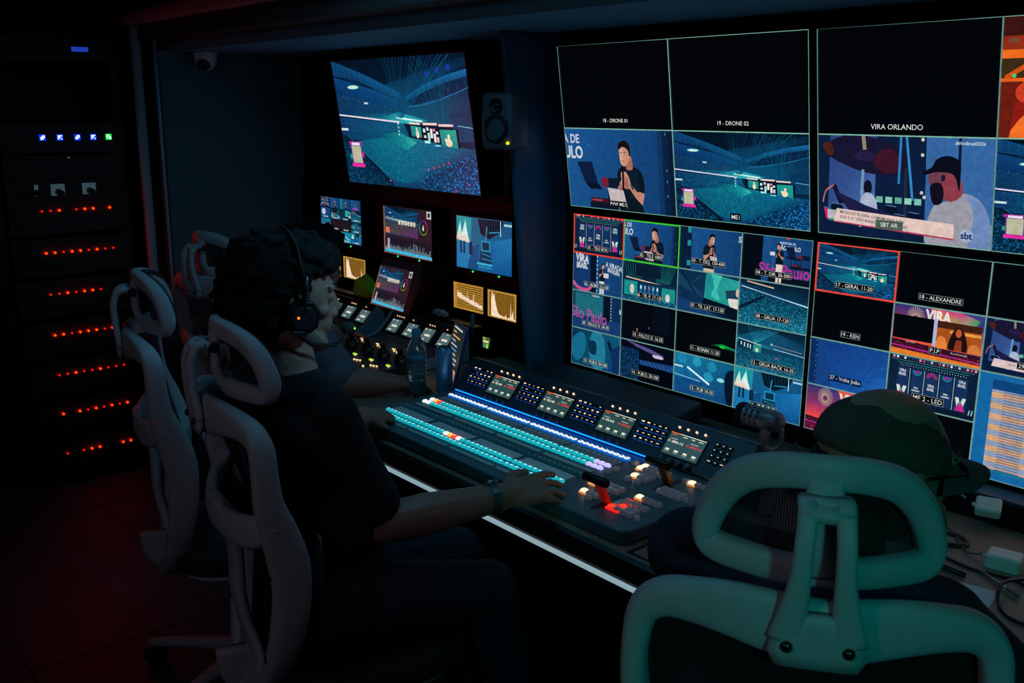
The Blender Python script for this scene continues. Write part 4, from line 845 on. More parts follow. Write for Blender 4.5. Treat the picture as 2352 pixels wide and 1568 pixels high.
monitor('waveform_monitor', 'small amber waveform display half hidden behind the two heads', -4.155, -3.975, 0.931, 1.033, 2.35, 2.35, d_full(wave, 0), group='amber waveform displays', depth=0.04)

# ---------------------------------------------------------------- loudspeaker between the monitor bays
def speaker():
    r = empty('loudspeaker', (-2.475, 2.095, 1.575), label='small rounded studio loudspeaker with yellow light beside the slanting partition', cat='loudspeaker')
    r.rotation_euler = (0, 0, R(16))
    b = MB(); W, Dp, Hh = 0.068, 0.055, 0.18
    sec = []
    for z, k in ((0, .86), (.006, .94), (.02, 1.0), (.09, 1.03), (.16, 1.0), (.174, .94), (.18, .86)):
        sec.append([(W * k * math.copysign(abs(math.cos(t)) ** .45, math.cos(t)), Dp * k * math.copysign(abs(math.sin(t)) ** .55, math.sin(t)), z) for t in [2 * math.pi * i / 28 for i in range(28)]])
    vs = [v for s_ in sec for v in s_]; fs = [tuple(reversed(range(28))), tuple(range(6 * 28, 7 * 28))]
    for q in range(6):
        for i in range(28): j = (i + 1) % 28; fs.append((q * 28 + i, q * 28 + j, (q + 1) * 28 + j, (q + 1) * 28 + i))
    b.add(vs, fs, 0, True); bo = b.build('cabinet', mat('speaker_shell', '#4c5864', 0.45, bump=0.2), r)
    Mf = lambda x, z, y=-0.0555: Matrix.Translation((x, y, z)) @ Matrix.Rotation(R(90), 4, 'X')
    MB().lathe([(0.0, .004), (.006, .0035), (.011, 0.0), (.012, -.001), (.019, .003), (.023, .006), (.025, .002), (.025, -.004)], 24, M=Mf(0, 0.137)).build('tweeter', mat('tweeter_metal', '#20242a', 0.25, metal=0.6), r)
    MB().lathe([(0.0, -.004), (.012, -.006), (.03, -.001), (.036, .004), (.043, .006), (.047, .002), (.047, -.006)], 32, M=Mf(0, 0.066)).build('woofer', mat('woofer_cone', '#0a0b0e', 0.5), r)
    MB().cyl((0.046, -0.053, 0.022), (0.046, -0.060, 0.022), 0.0045, n=12).build('indicator_light', mat('led_yellow', '#303000', .4, emit='#ffe61e', es=2.0), r)
    MB().cyl((0, 0.02, 0.09), (0, 0.2, 0.09), 0.012, n=12).build('bracket', m_black, r)
    return r
speaker()
# dome camera under the soffit
dc = empty('dome_camera', (-4.36, 1.915, 1.95), label='white dome security camera under the soffit by the alcove end wall', cat='camera')
MB().lathe([(0, 0), (.05, 0), (.052, -.008), (.050, -.03), (.044, -.055), (.03, -.075), (.012, -.084), (0, -.085)], 28).build('housing', mat('camera_white', '#e0e8ec', 0.4), dc)
MB().sphere((0.020, -0.018, -0.055), 0.030, nu=18, nv=10).build('lens_window', mat('camera_glass', '#04060a', 0.3), dc)

# ---------------------------------------------------------------- equipment rack on the far end wall
rk = empty('equipment_rack', (-4.8, 1.31, 0), label='tall black equipment rack cabinet at the far end left of the grey post', cat='rack')
RX = -4.55
b = MB()
b.box((-5.05, 1.03, 0), (RX - .032, 1.06, 2.2)); b.box((-5.05, 1.56, 0), (RX - .032, 1.60, 2.2)); b.box((-5.05, 1.03, 2.14), (RX - .032, 1.60, 2.2)); b.box((-5.05, 1.06, 0), (-5.03, 1.56, 2.14)); b.box((-5.05, 1.06, 0), (RX - .032, 1.56, 0.045))
o = b.build('cabinet', m_black, None); o.parent = rk; o.location = (4.8, -1.31, 0)
def rx(px, py):
    """point on the rack face for the measured grid (columns, rows)"""
    return px, py
def led(parent, y, z, r=0.0045, c='red', es=3.0, X=RX + 0.004):
    l = MB().cyl((0, 0, 0), (0.004, 0, 0), r, n=10).build('indicator_light', mat('rack_led_' + c, '#200000', .4, emit={'red': '#ff0a00', 'hot': '#ff1600', 'white': '#c0e0ff', 'green': '#a0ffb0', 'amber': '#8c5020'}.get(c, c), es=es), parent)
    l.location = Vector((X, y, z)) - Vector(parent.location); return l
RY0, RY1 = 1.075, 1.55
m_unit = mat('unit_face', '#0f1218', 0.5, noise=0.1); m_vent = mat('vent_grey', '#2c303a', 0.5, metal=0.3)
rows = [(1.263, '01', {0: 0, 1: 0, 2: 1, 4: 0, 5: 1, 6: 1, 8: 1}), (1.079, '', {0: 1, 1: 1, 2: 0, 3: 1, 4: 1, 5: 0, 6: 1, 7: 0, 8: 0}), (0.895, '', {0: 0, 1: 0, 2: 1, 3: 0, 4: 1, 5: 1, 6: 0}),
        (0.710, '', {0: 1, 1: 1, 2: 0, 3: 1, 4: 1, 5: 1, 6: 0, 7: 1}), (0.525, '', {0: 0, 1: 0, 2: 1, 3: 0, 4: 0, 5: 1, 6: 0, 7: 0, 8: 0}), (0.341, '', {0: 1, 2: 1, 3: 0, 4: 1, 5: 0, 6: 1, 7: 0, 8: 1}), (0.151, '', {0: 0, 2: 0, 3: 1, 4: 1, 7: 1, 8: 1})]
words = ['topmost unit with a row of red lights, just below the white knob plates', 'second unit from top with nine red lights in its row', 'third red-lit unit from top, its row of lights stopping short', 'fourth red-lit unit from top, middle of the seven', 'fifth red-lit unit from top, behind the edge of the far chair', 'sixth red-lit unit from top with a gap after its first light', 'lowest red-lit unit near the floor with few lights']
for k, (z, _, d) in enumerate(rows):
    u = empty('power_unit', (-4.6, 1.31, z - 0.10), label='black rack ' + words[k], cat='rack unit', group='red-lit rack units')
    f = MB().box((0, RY0 - 1.31, 0), (RX + 4.6, RY1 - 1.31, 0.160)); f.box((-0.38, RY0 + .02 - 1.31, 0.005), (0, RY1 - .02 - 1.31, 0.155)); f.build('face', m_unit, u)
    v = MB()
    for zz in (0.030, 0.052): v.box((RX + 4.6, RY0 + 0.12 - 1.31, zz), (RX + 4.606, RY1 - 0.03 - 1.31, zz + 0.012))
    v.build('vent', m_vent, u)
    for i, big in d.items(): led(u, 1.207 + i * 0.0361, z, 0.0052 if big else 0.0036, 'hot' if big else 'red', 15.0 if big else 6.0)
for zz, nm in ((1.515, 'intercom'),):
    u = empty('intercom_unit', (-4.6, 1.31, 1.51), label='black rack unit with four blue-white keys and one green key', cat='rack unit')
    MB().box((0, RY0 - 1.31, 0), (RX + 4.6, RY1 - 1.31, 0.13)).build('face', m_unit, u)
    for y, c in ((1.242, 'white'), (1.313, 'white'), (1.386, 'white'), (1.453, 'white'), (1.520, 'green')):
        rim = MB().box((RX + 4.6, y - 1.31 - .013, .053), (RX + 4.603, y - 1.31 + .013, .079)).build('key_glow', mat('key_glow_' + c, '#000010', .4, emit={'white': '#0420c0', 'green': '#08a020'}[c], es=2.5), u)
        q = MB()
        for a in range(3):
            for b_ in range(3):
                if (a * 7 + b_ * 5 + int(y * 1000)) % 4: q.box((RX + 4.603, y - 1.31 - .009 + a * .0065, .057 + b_ * .0065), (RX + 4.605, y - 1.31 - .004 + a * .0065, .0625 + b_ * .0065))
        q.build('key_legend', mat('key_' + c, '#101010', .4, emit='#d8f0ff', es=1.6), u)
u = empty('patch_unit', (-4.6, 1.31, 1.40), label='dark rack unit with faint blank key panels under the blue keys', cat='rack unit')
MB().box((0, RY0 - 1.31, 0), (RX + 4.6, RY1 - 1.31, 0.1)).build('face', m_unit, u)
for y in (1.235, 1.32, 1.375, 1.455, 1.51): MB().box((RX + 4.6, y - 1.31, .03), (RX + 4.602, y - 1.31 + .032, .075)).build('key_panel', m_vent, u)
pass; led(u, 1.34, 1.49, .003, 'amber', 1.5)
u = empty('switch_unit', (-4.6, 1.31, 1.325), label='rack unit with three white plates carrying black rotary knobs', cat='rack unit')
MB().box((0, RY0 - 1.31, .0), (RX + 4.6, RY1 - 1.31, 0.07)).build('face', m_unit, u)
for y in (1.195, 1.283, 1.415):
    w2 = 0.008 if y < 1.2 else 0.029
    p_ = MB().box((RX + 4.6, y - 1.31 - w2, .002), (RX + 4.603, y - 1.31 + w2, .052)).build('plate', mat('plate_white', '#4c6068', .6, emit='#5c7c86', es=0.28), u)
    kn = MB().cyl((RX + 4.603, y - 1.31, .018), (RX + 4.635, y - 1.31 + .008, .012), .015, .012, n=16); kn.build('knob', m_black, u)
u = empty('display_unit', (-4.6, 1.31, 1.90), label='rack unit high up with a small blue display', cat='rack unit')
MB().box((0, RY0 - 1.31, 0), (RX + 4.6, RY1 - 1.31, 0.09)).build('face', m_unit, u)
MB().box((RX + 4.6, .086, .038), (RX + 4.603, .156, .058)).build('display', mat('blue_display', '#000010', .4, emit='#2440b8', es=0.8), u)
MB().box((RX + 4.6, .098, .024), (RX + 4.602, .140, .031)).build('label_plate', m_vent, u); MB().box((RX + 4.6, -.12, .03), (RX + 4.602, -.09, .075)).build('key_panel', m_vent, u)

# ---------------------------------------------------------------- vision mixer panel
m_deck = mat('mixer_deck', '#4c7880', 0.42, metal=0.2, noise=0.08, nscale=80, bump=0.1, bscale=400)
VM = empty('vision_mixer', (-1.93, 1.70, 0.75), label='long vision mixer panel with rows of teal keys, four displays and two fader levers', cat='video switcher')
VO = Vector((1.93, -1.70, -0.75))
def vpart(mb, name, m, mi=None):
    o = mb.build(name, m, VM); o.matrix_local = Matrix.Translation(VO); return o
DX0, DX1 = -2.505, -1.352
# deck body: rounded front corners
ring = [(DX0, 1.888), (DX0, 1.515)] + [(DX0 + .02 - .02 * math.cos(R(a)), 1.512 - .02 * math.sin(R(a))) for a in (0, 30, 60, 90)] + [(DX1 - .03 + .03 * math.sin(R(a)), 1.522 - .03 * math.cos(R(a))) for a in (0, 22, 45, 67, 90)] + [(DX1, 1.888)]
body = MB().prism(ring, 0.755, 0.787, 'z'); o = vpart(body, 'deck', m_deck); bevel(o, 0.004, 2)
for x in (-2.45, -1.41):
    for y in (1.55, 1.85): vpart(MB().cyl((x, y, 0.75), (x, y, 0.757), 0.012, n=12), 'foot', m_black)
# raised rear section
SA = math.atan2(0.098, 0.088); SY, SZ = 1.888, 0.789
def sl(x, s, h=0.0):
    """point on the sloping rear face: s along the slope, h above it"""
    return (x, SY + s * math.cos(SA) - h * math.sin(SA), SZ + s * math.sin(SA) + h * math.cos(SA))
SM = Matrix(((1, 0, 0, 0), (0, math.cos(SA), -math.sin(SA), SY), (0, math.sin(SA), math.cos(SA), SZ), (0, 0, 0, 1)))
SL = 0.132
rear = MB().prism([(SY, 0.755), (SY, SZ), (SY + SL * math.cos(SA), SZ + SL * math.sin(SA)), (SY + SL * math.cos(SA) + .02, SZ + SL * math.sin(SA) - .005), (2.04, 0.755)], DX0, DX1 + .006)
o = vpart(rear, 'rear_hood', mat('mixer_hood', '#3c4854', 0.4, metal=0.25, bump=0.08, bscale=400)); bevel(o, 0.003, 2)
e1 = MB().cyl((DX0 + .02, SY - .001, SZ + .004), (-1.575, SY - .001, SZ + .004), .0022, n=8)
vpart(e1, 'blue_light_line', mat('blue_line', '#001020', .4, emit='#0858d0', es=5.0))
e2 = MB().cyl((-1.575, SY - .001, SZ + .004), (DX1, SY - .001, SZ + .004), .002, n=8)
vpart(e2, 'steel_edge', mat('steel_edge', '#8c7a6a', .25, metal=0.9))
gx = [-2.457, -2.2555, -2.054, -1.852]
def keys(x0, n, y, w, d, h, name, m, lit=None, pitch=0.0196, legend=None, z=0.787, taper=0.86):
    b = MB()
    for i in range(n):
        mi = 0 if lit is None else lit(i)
        b.rbox((x0 + i * pitch, y - d / 2, z), (x0 + i * pitch + w, y + d / 2, z + h), 0.0060, 3, mi=mi, taper=taper)
    o = vpart(b, name, m)
    if legend:
        q = MB(); rr = random.Random(int(x0 * 1000 + y * 1000))
        for i in range(n):
            k = rr.choice((0.3, 0.42, 0.5)); cx = x0 + i * pitch + w / 2
            q.box((cx - w * k / 2, y - d * .12, z + h), (cx + w * k / 2, y + d * .14, z + h + .0004))
        vpart(q, 'legend', legend)
    return o
k_teal = mat('key_teal', '#0c5060', .25, emit='#10a0ac', es=1.1, spec=0.6)
k_teal2 = mat('key_teal_skirt', '#0c4050', .3, emit='#064a58', es=0.6)
k_leg = mat('key_legend_white', '#ffffff', .4, emit='#dff0f4', es=0.9)
k_white = mat('key_white', '#d0c8c8', .3, emit='#f0cfc8', es=1.0)
k_blueskirt = mat('key_blue_skirt', '#0a2c60', .3, emit='#1060b8', es=1.0)
k_red = mat('key_red', '#600', .3, emit='#ff2410', es=2.6)
k_orange = mat('key_orange', '#600', .3, emit='#ff7a30', es=3.0)
k_pink = mat('key_pinkwhite', '#d0c8c8', .3, emit='#f0e4e8', es=1.3)
k_green = mat('key_green', '#063', .3, emit='#04b030', es=7.0)
k_violet = mat('key_violet', '#404080', .3, emit='#b8a8f0', es=1.3)
k_dark = mat('key_dark', '#12303a', .3, emit='#083440', es=0.5)
k_clear = mat('key_clear', '#a8a8b0', .08, noise=0.2, nscale=500, spec=1.0, emit='#505458', es=.2)
k_warm = mat('key_warm', '#c8a080', .25, emit='#ffc490', es=2.6)
k_warm2 = mat('key_warm_side', '#b08060', .25, emit='#c87838', es=1.2)
lab1 = mat('label_strip_dark', '#a8a8a0', .6, noise=.2, nscale=200); lab2 = mat('label_strip_light', '#f4e8e4', .55, noise=.12, nscale=150); lab3 = mat('label_strip_mid', '#d8dcd8', .55, noise=.12, nscale=150)
TM = [k_teal, k_red, k_pink, k_green, k_violet, k_orange]
for g, x in enumerate(gx):
    W10 = 0.1955
    # white assign row with blue skirts
    vpart(MB().rbox((x - .001, 1.830, .787), (x + W10 + .001, 1.852, .7925), .010, 4), 'key_bed', k_blueskirt)
    keys(x, 10, 1.841, .0180, .0175, .008, 'key_row', [k_white], legend=mat('ink', '#303038', .6))
    vpart(MB().box((x + .004, 1.783, .787), (x + W10 - .004, 1.822, .7895)), 'label_strip', lab1)
    q = MB()
    for i in range(10): q.box((x + .008 + i * .0196 + .004, 1.805, .7895), (x + .008 + i * .0196 + .010, 1.813, .7898))
    vpart(q, 'legend', mat('blue_ink', '#6c90c8', .5, emit='#3c6cc0', es=.35))
    for row, y in enumerate((1.766, 1.737)):
        def lit(i, g=g, row=row):
            if g == 0 and row == 0: return {0: 3, 1: 5, 2: 1}.get(i, 0)
            if g == 0 and row == 1: return {0: 3, 1: 2}.get(i, 0)
            if g == 3 and i >= 7: return 4
            return 0
        keys(x, 10, y, .0184, .0185, .0075, 'key_row', TM, lit, legend=k_leg)
    vpart(MB().box((x + .002, 1.727 - .002, .787), (x + W10 - .002, 1.778, .7885)), 'key_bed', k_teal2)
    vpart(MB().box((x + .004, 1.699, .787), (x + W10 - .006, 1.712, .7895)), 'label_strip', lab3)
    keys(x, 10, 1.666, .0188, .017, .007, 'name_row', [k_dark], legend=mat('dim_legend', '#3c6c78', .5, emit='#2c7484', es=.35))
    vpart(MB().box((x + .004, 1.611, .787), (x + W10 - .010, 1.648, .7895)), 'label_strip', lab2)
    for row, y in enumerate((1.597, 1.567)):
        def lit2(i, g=g, row=row):
            if g == 1 and row == 0: return {5: 2, 6: 5, 7: 1, 8: 2}.get(i, 0)
            if g == 0 and row == 1: return 3 if i == 0 else 0
            return 0
        keys(x, 10, y, .0184, .0185, .0075, 'key_row', TM, lit2, legend=k_leg)
    vpart(MB().box((x + .002, 1.557, .787), (x + W10 - .002, 1.609, .7885)), 'key_bed', k_teal2)
    vpart(MB().box((x + .004, 1.530, .787), (x + W10 - .006, 1.542, .7895)), 'label_strip', lab3)
# right-hand cluster: clear caps, some lit warm or red
def cap(x, y, w, d, mi, h=.012):
    return (x, y, w, d, mi, h)
cluster = [('key', -1.640, 1.826, .018, .018, 0), ('key', -1.642, 1.755, .018, .016, 0), ('key', -1.644, 1.727, .018, .016, 0), ('key', -1.648, 1.657, .018, .016, 0), ('key', -1.575, 1.728, .018, .017, 0), ('key', -1.545, 1.732, .018, .016, 0), ('key', -1.552, 1.563, .018, .016, 0), ('key', -1.386, 1.732, .015, .012, 0), ('key', -1.390, 1.563, .015, .012, 0)]
def bank(x0, y0, nx, ny, lit=(), red=(), px=.0195, py=.0195):
    return [('key', x0 + i * px, y0 + j * py, .0188, .0185, 1 if (i, j) in lit else (2 if (i, j) in red else 0)) for i in range(nx) for j in range(ny)]
bankno = 0
cluster += bank(-1.604, 1.806, 5, 2, lit=((0, 0), (0, 1)))
cluster += bank(-1.578, 1.756, 3, 2, lit=((0, 0),))
cluster += bank(-1.613, 1.640, 5, 2, lit=((0, 0),))
cluster += bank(-1.588, 1.584, 3, 1, lit=((0, 0),)) + bank(-1.548, 1.603, 1, 1)
cluster += bank(-1.473, 1.658, 4, 1, lit=((0, 0),))
cluster += bank(-1.475, 1.613, 4, 1)
cluster += bank(-1.476, 1.563, 4, 2, red=((0, 0), (1, 1)))
cluster += bank(-1.468, 1.826, 4, 1, lit=((1, 0),))
cluster += bank(-1.468, 1.727, 4, 2)
for c in cluster:
    nm, mm = (('clear_key', k_clear), ('lit_key', k_warm), ('red_key', k_red))[c[5]]
    vpart(MB().rbox((c[1], c[2], .787), (c[1] + c[3], c[2] + c[4], .7965), .004, 3, taper=.90), nm, mm)
b = MB().rbox((-1.4795, 1.5605, .787), (-1.436, 1.6, .792), .004); vpart(b, 'key_glow', mat('red_skirt', '#400', .3, emit='#e01818', es=1.6))
for x, y in ((-1.4815, 1.600), (-1.605, 1.8045), (-1.579, 1.7545), (-1.614, 1.6385), (-1.589, 1.5825), (-1.474, 1.6565), (-1.449, 1.8245)):
    if x != -1.4815: vpart(MB().rbox((x - .001, y - .001, .787), (x + .026, y + .021, .7915), .004), 'key_glow', k_warm2)
vpart(MB().box((-1.475, 1.633, .787), (-1.452, 1.636, .7935)), 'red_bar', k_red)
vpart(MB().box((-1.50, 1.60, .787), (-1.477, 1.632, .7885)), 'small_display', mat('teal_display', '#0a2c38', .3, emit='#0c4858', es=.8))
# fader levers
def tbar(x, y, m_arm, label=None):
    t = MB().box((x - .008, y - .05, .787), (x + .008, y + .05, .7885)); vpart(t, 'fader_slot', m_black)
    a = MB().prism([(y - .006, .785), (y + .008, .785), (y - .005 - .018, .848), (y - .023 - .012, .848)], x - .011, x + .011); vpart(a, 'fader_arm', m_arm)
    h = MB().cyl((x - .045, y - .032, .852), (x + .030, y - .032, .852), .0115, n=18); o = vpart(h, 'fader_grip', mat('grip_black', '#0b0b0d', .35)); bevel(o, .003, 2)
tbar(-1.497, 1.588, mat('arm_red', '#a01810', .4, emit='#a01810', es=.25)); tbar(-1.478, 1.79, mat('arm_bronze', '#8c6a40', .35, metal=.6))
# four displays, knobs above, key blocks
def small_text(pic, t, s, x, y, h, c): t.text(s, x, y, h, c, .02)
names = [('02 - TELE 1000', '01 - TELE BOX'), ('02 - TELE 1000', '01 - TELE BOX'), ('14 - PUB 18-35', '14 - PUB 18-35'), ('17 - GERAL 11-2', '17 - GERAL 11-2')]
for i in range(4):
    x = -2.349 + i * .248; Wd, Hd = .119, .066
    pic = Pic(Wd, Hd); t = pic.tile()
    t.rect(0, 0, 1, 1, '#2c4a4c'); t.rect(0, 0, .27, .045, '#f06028'); t.rect(.27, 0, 1, .035, '#e8e0c8')
    t.rect(.06, .09, .17, .125, '#f06028')
    for a, b_ in ((.36, .48), (.60, .70), (.80, .93)): t.rect(a, .09, b_, .125, '#e8dcb0')
    t.rect(.07, .27, .26, .30, '#b8c4b0'); t.rect(.63, .27, .84, .30, '#b8c4b0')
    t.text(names[i][0], .24, .41, .10, '#f4ece0', .03, .82); t.text(names[i][1], .76, .41, .10, '#f83028', .03, .82)
    for a in (.12, .37, .62, .87):
        t.rect(a - .055, .74, a + .055, .83, '#e8ecd8'); t.rect(a - .07, .87, a + .07, .89, '#a8b8a8')
    o = pic.build('display', VM, None, 1.0); o.matrix_local = Matrix.Translation(VO) @ SM @ Matrix.Translation((x, .029 + Hd, .003))
    vpart(MB().box((x - .003, .026, 0), (x + Wd + .003, .029 + Hd + .003, .0025), M=SM), 'display_frame', m_black)
    for k in range(4): vpart(MB().cyl((x + .016 + k * .029, .112, 0), (x + .016 + k * .029, .112, .004), .0034, n=10, M=SM), 'lit_button', mat('lit_button', '#402010', .4, emit='#ffc8a0', es=1.4))
    for k in range(4): vpart(MB().cyl((x + .014 + k * .030, .014, 0), (x + .014 + k * .030, .014, .013), .0075, .0065, n=16, M=SM), 'dial', mat('dial_grey', '#5c6468', .3, metal=.5))
def keyblock(x0, numeric=False):
    q = MB(); l = MB(); u_ = MB(); rr = random.Random(int(x0 * 999))
    nx, ny = (3, 4) if numeric else (5, 4)
    for j in range(ny):
        for i in range(nx):
            x = x0 + i * .0205; s_ = .042 + j * .0165
            q.rbox((x, s_, 0), (x + .015, s_ + .011, .004), .002, 2, M=SM)
            wd = rr.choice((.0022, .004, .005)) if not numeric else .0018
            if numeric and j == 0 and i != 1: wd = .005
            hh = .0022 if rr.random() < .7 else .0042
            big = (not numeric) and (i == 0 and j == 3)
            if big: wd = .0055; hh = .004
            if rr.random() < .94: l.box((x + .0075 - wd, s_ + .0055 - hh / 2, .004), (x + .0075 + wd, s_ + .0055 + hh / 2, .0044), M=SM)
            if not numeric: u_.box((x, s_ - .002, 0), (x + .015, s_ - .0005, .0012), M=SM)
    vpart(q, 'small_keys', mat('small_key', '#101218', .35)); vpart(l, 'legend', mat('warm_legend', '#402010', .4, emit='#ffd0a8', es=1.2))
    if not numeric: vpart(u_, 'key_glow', mat('blue_under', '#001030', .4, emit='#1450c0', es=.8))
for i in range(4): keyblock(-2.460 + i * .248)
keyblock(-1.462, True)
ph = MB().rbox((-.035, -.012, 0), (.035, .012, .10), .008, 4)
o = ph.build('body', m_black, None); 
P_ = empty('handset', (-1.315, 1.90, .752), label='black handset standing beside the right end of the mixer hood', cat='handset'); P_.rotation_euler = (R(-8), 0, R(-30)); o.parent = P_; bevel(o, .004, 2)
c_ = MB().sweep([(p, .003, .003) for p in spl([(.03, 0, .01), (.05, -.01, .006), (.07, .03, .004)], 5)], 6); c_.build('cord', m_black, P_)

# ---------------------------------------------------------------- camera control panels in the left bay
def ccp(x0, label):
    W = .478
    r = empty('camera_control_panel', (x0, 1.8, .75), label=label, cat='control panel', group='camera control panels')
    m_b = mat('ccp_body', '#20262e', .45, metal=.2); m_side = mat('ccp_side', '#8cb0bc', .5)
    b = MB().prism([(0.015, .004), (0.0, .028), (.30, .040), (.345, .055), (.42, .135), (.44, .13), (.44, .004)], 0.006, W - .006); o = b.build('body', m_b, r); bevel(o, .003, 2)
    for xx in (0, W - .006):
        s = MB().prism([(0.20, .004), (.20, .035), (.30, .045), (.34, .06), (.415, .142), (.445, .137), (.445, .004)], xx, xx + .006); s.build('side_cheek', m_side, r)
    A = math.atan2(.080, .075); CM = Matrix(((1, 0, 0, 0), (0, math.cos(A), -math.sin(A), .345), (0, math.sin(A), math.cos(A), .055), (0, 0, 0, 1)))
    rr = random.Random(int(x0 * 77))
    for k in range(4):
        xx = .04 + k * .1146; Wd, Hd = .068, .060
        pic = Pic(Wd, Hd); t = pic.tile(); t.rect(0, 0, 1, 1, '#4c6468'); t.rect(.44, .06, .6, .14, '#d8d8cc'); t.rect(.4, .30, .65, .33, '#8c9c98')
        t.rect(.26, .44, .78, .60, '#e8dcc8'); t.rect(.08, .82, .16, .88, '#e0d8c8'); t.rect(.22, .80, .46, .90, '#e0d8c8')
        if k % 2 == 0: t.rect(.05, .06, .2, .14, '#d8d8cc')
        o = pic.build('display', r); o.matrix_local = CM @ Matrix.Translation((xx, .012 + Hd, .003))
        for i in range((4, 1, 3, 1)[k]): MB().cyl((xx + .012 + i * .016, .088, 0), (xx + .012 + i * .016, .088, .003), .0026, n=8, M=CM).build('lit_button', mat('ccp_amber', '#402000', .4, emit='#ffb880', es=1.6), r)
        cx = .065 + k * .1146
        j = MB().cyl((cx, .175, .034), (cx, .175, .062), .026, .022, n=24).cyl((cx, .175, .062), (cx, .17, .085), .010, .013, n=16); j.build('joystick', mat('joystick_black', '#08090b', .35), r)
        mw = mat('ccp_warm', '#402000', .4, emit='#ffc890', es=1.5)
        for dx, dy in ((.02, .235), (.032, .240), (.044, .238), (-.01, .25), (0.0, .252), (.055, .225)): MB().cyl((cx + dx - .04, dy, .036), (cx + dx - .04, dy, .041), .004, n=8).build('lit_button', mw, r)
        for dx, dy in ((-.03, .062), (-.015, .065), (-.002, .07), (-.04, .035), (.03, .10)): MB().cyl((cx + dx, dy, .030), (cx + dx, dy, .035), .0042, n=8).build('lit_button', mw, r)
        g_ = MB().rbox((cx + .008, .100, .031), (cx + .032, .111, .037), .004); g_.build('green_key', mat('ccp_green', '#203000', .4, emit='#a0e020', es=1.0), r)
        MB().cyl((cx + .045, .15, .032), (cx + .045, .15, .055), .011, .009, n=16).build('dial', mat('dial_grey', '#3c4448', .3, metal=.5), r)
    return r
ccp(-3.345, 'camera control panel with four grey displays, directly behind the bottle and can')
ccp(-3.930, 'camera control panel farther along, half hidden behind the face with the headset')

def tablet(name, label, A, xd, ud, W, H, draw, edge):
    r = empty(name, A, label=label, cat='tablet')
    M = frame_matrix((0, 0, 0), xd, ud)
    b = MB().rbox((-.004, -.004, -.008), (W + .004, H + .004, 0), .010, 4); o = b.build('body', edge, r); o.matrix_local = M
    p = Pic(W, H); draw(p); s = p.build('screen', r); s.matrix_local = M @ Matrix.Translation((0, H, .0012))
    return r
def d_tab1(p):
    t = p.tile(); t.rect(0, 0, 1, 1, '#04060a'); q = p.tile(0, .14, .86, 1); q.lay = 3; scope(q)
tablet('tablet', 'black tablet with waveform and colour wheel, propped above the camera control panels', (-3.51, 2.215, .888), (1, 0, 0), (0, .33, .944), .285, .20, d_tab1, m_black)
def d_tab2(p):
    t = p.tile(); t.rect(0, 0, 1, 1, '#16242c'); rr = random.Random(2)
    for i in range(12): t.rect(.1, .05 + i * .075, .1 + rr.uniform(.2, .7), .08 + i * .075, rr.choice(['#c8ccc8', '#8ca0a8', '#e89040', '#4c90b0', '#b0b8b8']))
    t.rect(.1, .75, .9, .95, '#c88c80')
tablet('tablet', 'tablet in a blue case seen nearly edge-on between the can and the mixer hood', (-2.755, 2.035, .757), (.911, -.391, 0), (.20, .17, .965), .16, .205, d_tab2, mat('blue_case', '#1c4c90', .4))
st_ = empty('tablet_stand', (-2.66, 2.03, .75), label='small grey clamp stand gripping the top of the blue-cased tablet', cat='stand')
MB().box((-.005, 0, 0), (.02, .06, .006)).build('base', m_black, st_); MB().rbox((.06, .01, .215), (.075, .022, .26), .004).build('clip', mat('clip_grey', '#6c6460', .4), st_); MB().cyl((.01, .04, .0), (.066, .02, .225), .004, n=8).build('rod', m_black, st_)
# little yellow-green lit device on the fascia
r = empty('timer_display', (-2.90, 2.335, .79), label='tiny device with yellow-green lit display below the amber histogram', cat='display')
p = Pic(.052, .042); t = p.tile(); t.rect(0, 0, 1, 1, '#4c6038'); t.rect(.1, .05, .5, .2, '#a8b060'); t.rect(.15, .3, .9, .5, '#d8d890'); t.rect(0, .55, .6, 1, '#3c8884'); t.rect(.66, .6, .9, 1, '#9ce020')
s = p.build('screen', r); s.matrix_local = frame_matrix((0, 0, .045), (1, 0, 0), (0, .2, .98)); MB().box((-.004, .003, -.002), (.056, .03, .05)).build('body', m_black, r); MB().box((.0, .005, -.04), (.05, .03, -.002)).build('foot', m_black, r)

# green cloth and crumpled wrapper on the ledge
def cloth():
    b = bmesh.new(); bmesh.ops.create_icosphere(b, subdivisions=4, radius=1)
    rr = random.Random(3)
    for v in b.verts:
        n = math.sin(v.co.x * 5 + 1) * math.cos(v.co.y * 4) * .08 + math.sin(v.co.z * 7 + v.co.x * 3) * .06
        v.co *= 1 + n
        v.co.z = max(v.co.z, -.75)
        v.co.x *= .085 * (1.0 - .25 * v.co.z); v.co.y *= .035; v.co.z *= .056
    me = bpy.data.meshes.new('green_cloth'); b.to_mesh(me); b.free()
    o = link('green_cloth', me, mat('cloth_green', '#a8d830', .9, noise=.25, nscale=30, bump=.5), smooth=True); o.location = (-3.645, 2.275, .930)
    return tag(o, 'crumpled lime green cloth beside the propped tablet', 'cloth')
cloth()
ldg = MB().box((-3.95, 2.262, .75), (-2.85, 2.30, .888)).build('rear_ledge', m_black); tag(ldg, 'narrow black ledge running behind the two camera control panels', 'ledge')
def wrapper():
    b = bmesh.new(); bmesh.ops.create_icosphere(b, subdivisions=3, radius=1); rr = random.Random(8)
    for v in b.verts: v.co *= rr.uniform(.75, 1.15); v.co.x *= .045; v.co.y *= .02; v.co.z *= .016
    me = bpy.data.meshes.new('plastic_wrapper'); b.to_mesh(me); b.free()
    o = link('plastic_wrapper', me, mat('wrapper_clear', '#8ca0a4', .15, spec=.8)); o.location = (-3.09, 2.275, .905)
    tag(o, 'crumpled shiny plastic wrapper on the ledge right of the propped tablet', 'wrapper')
wrapper()

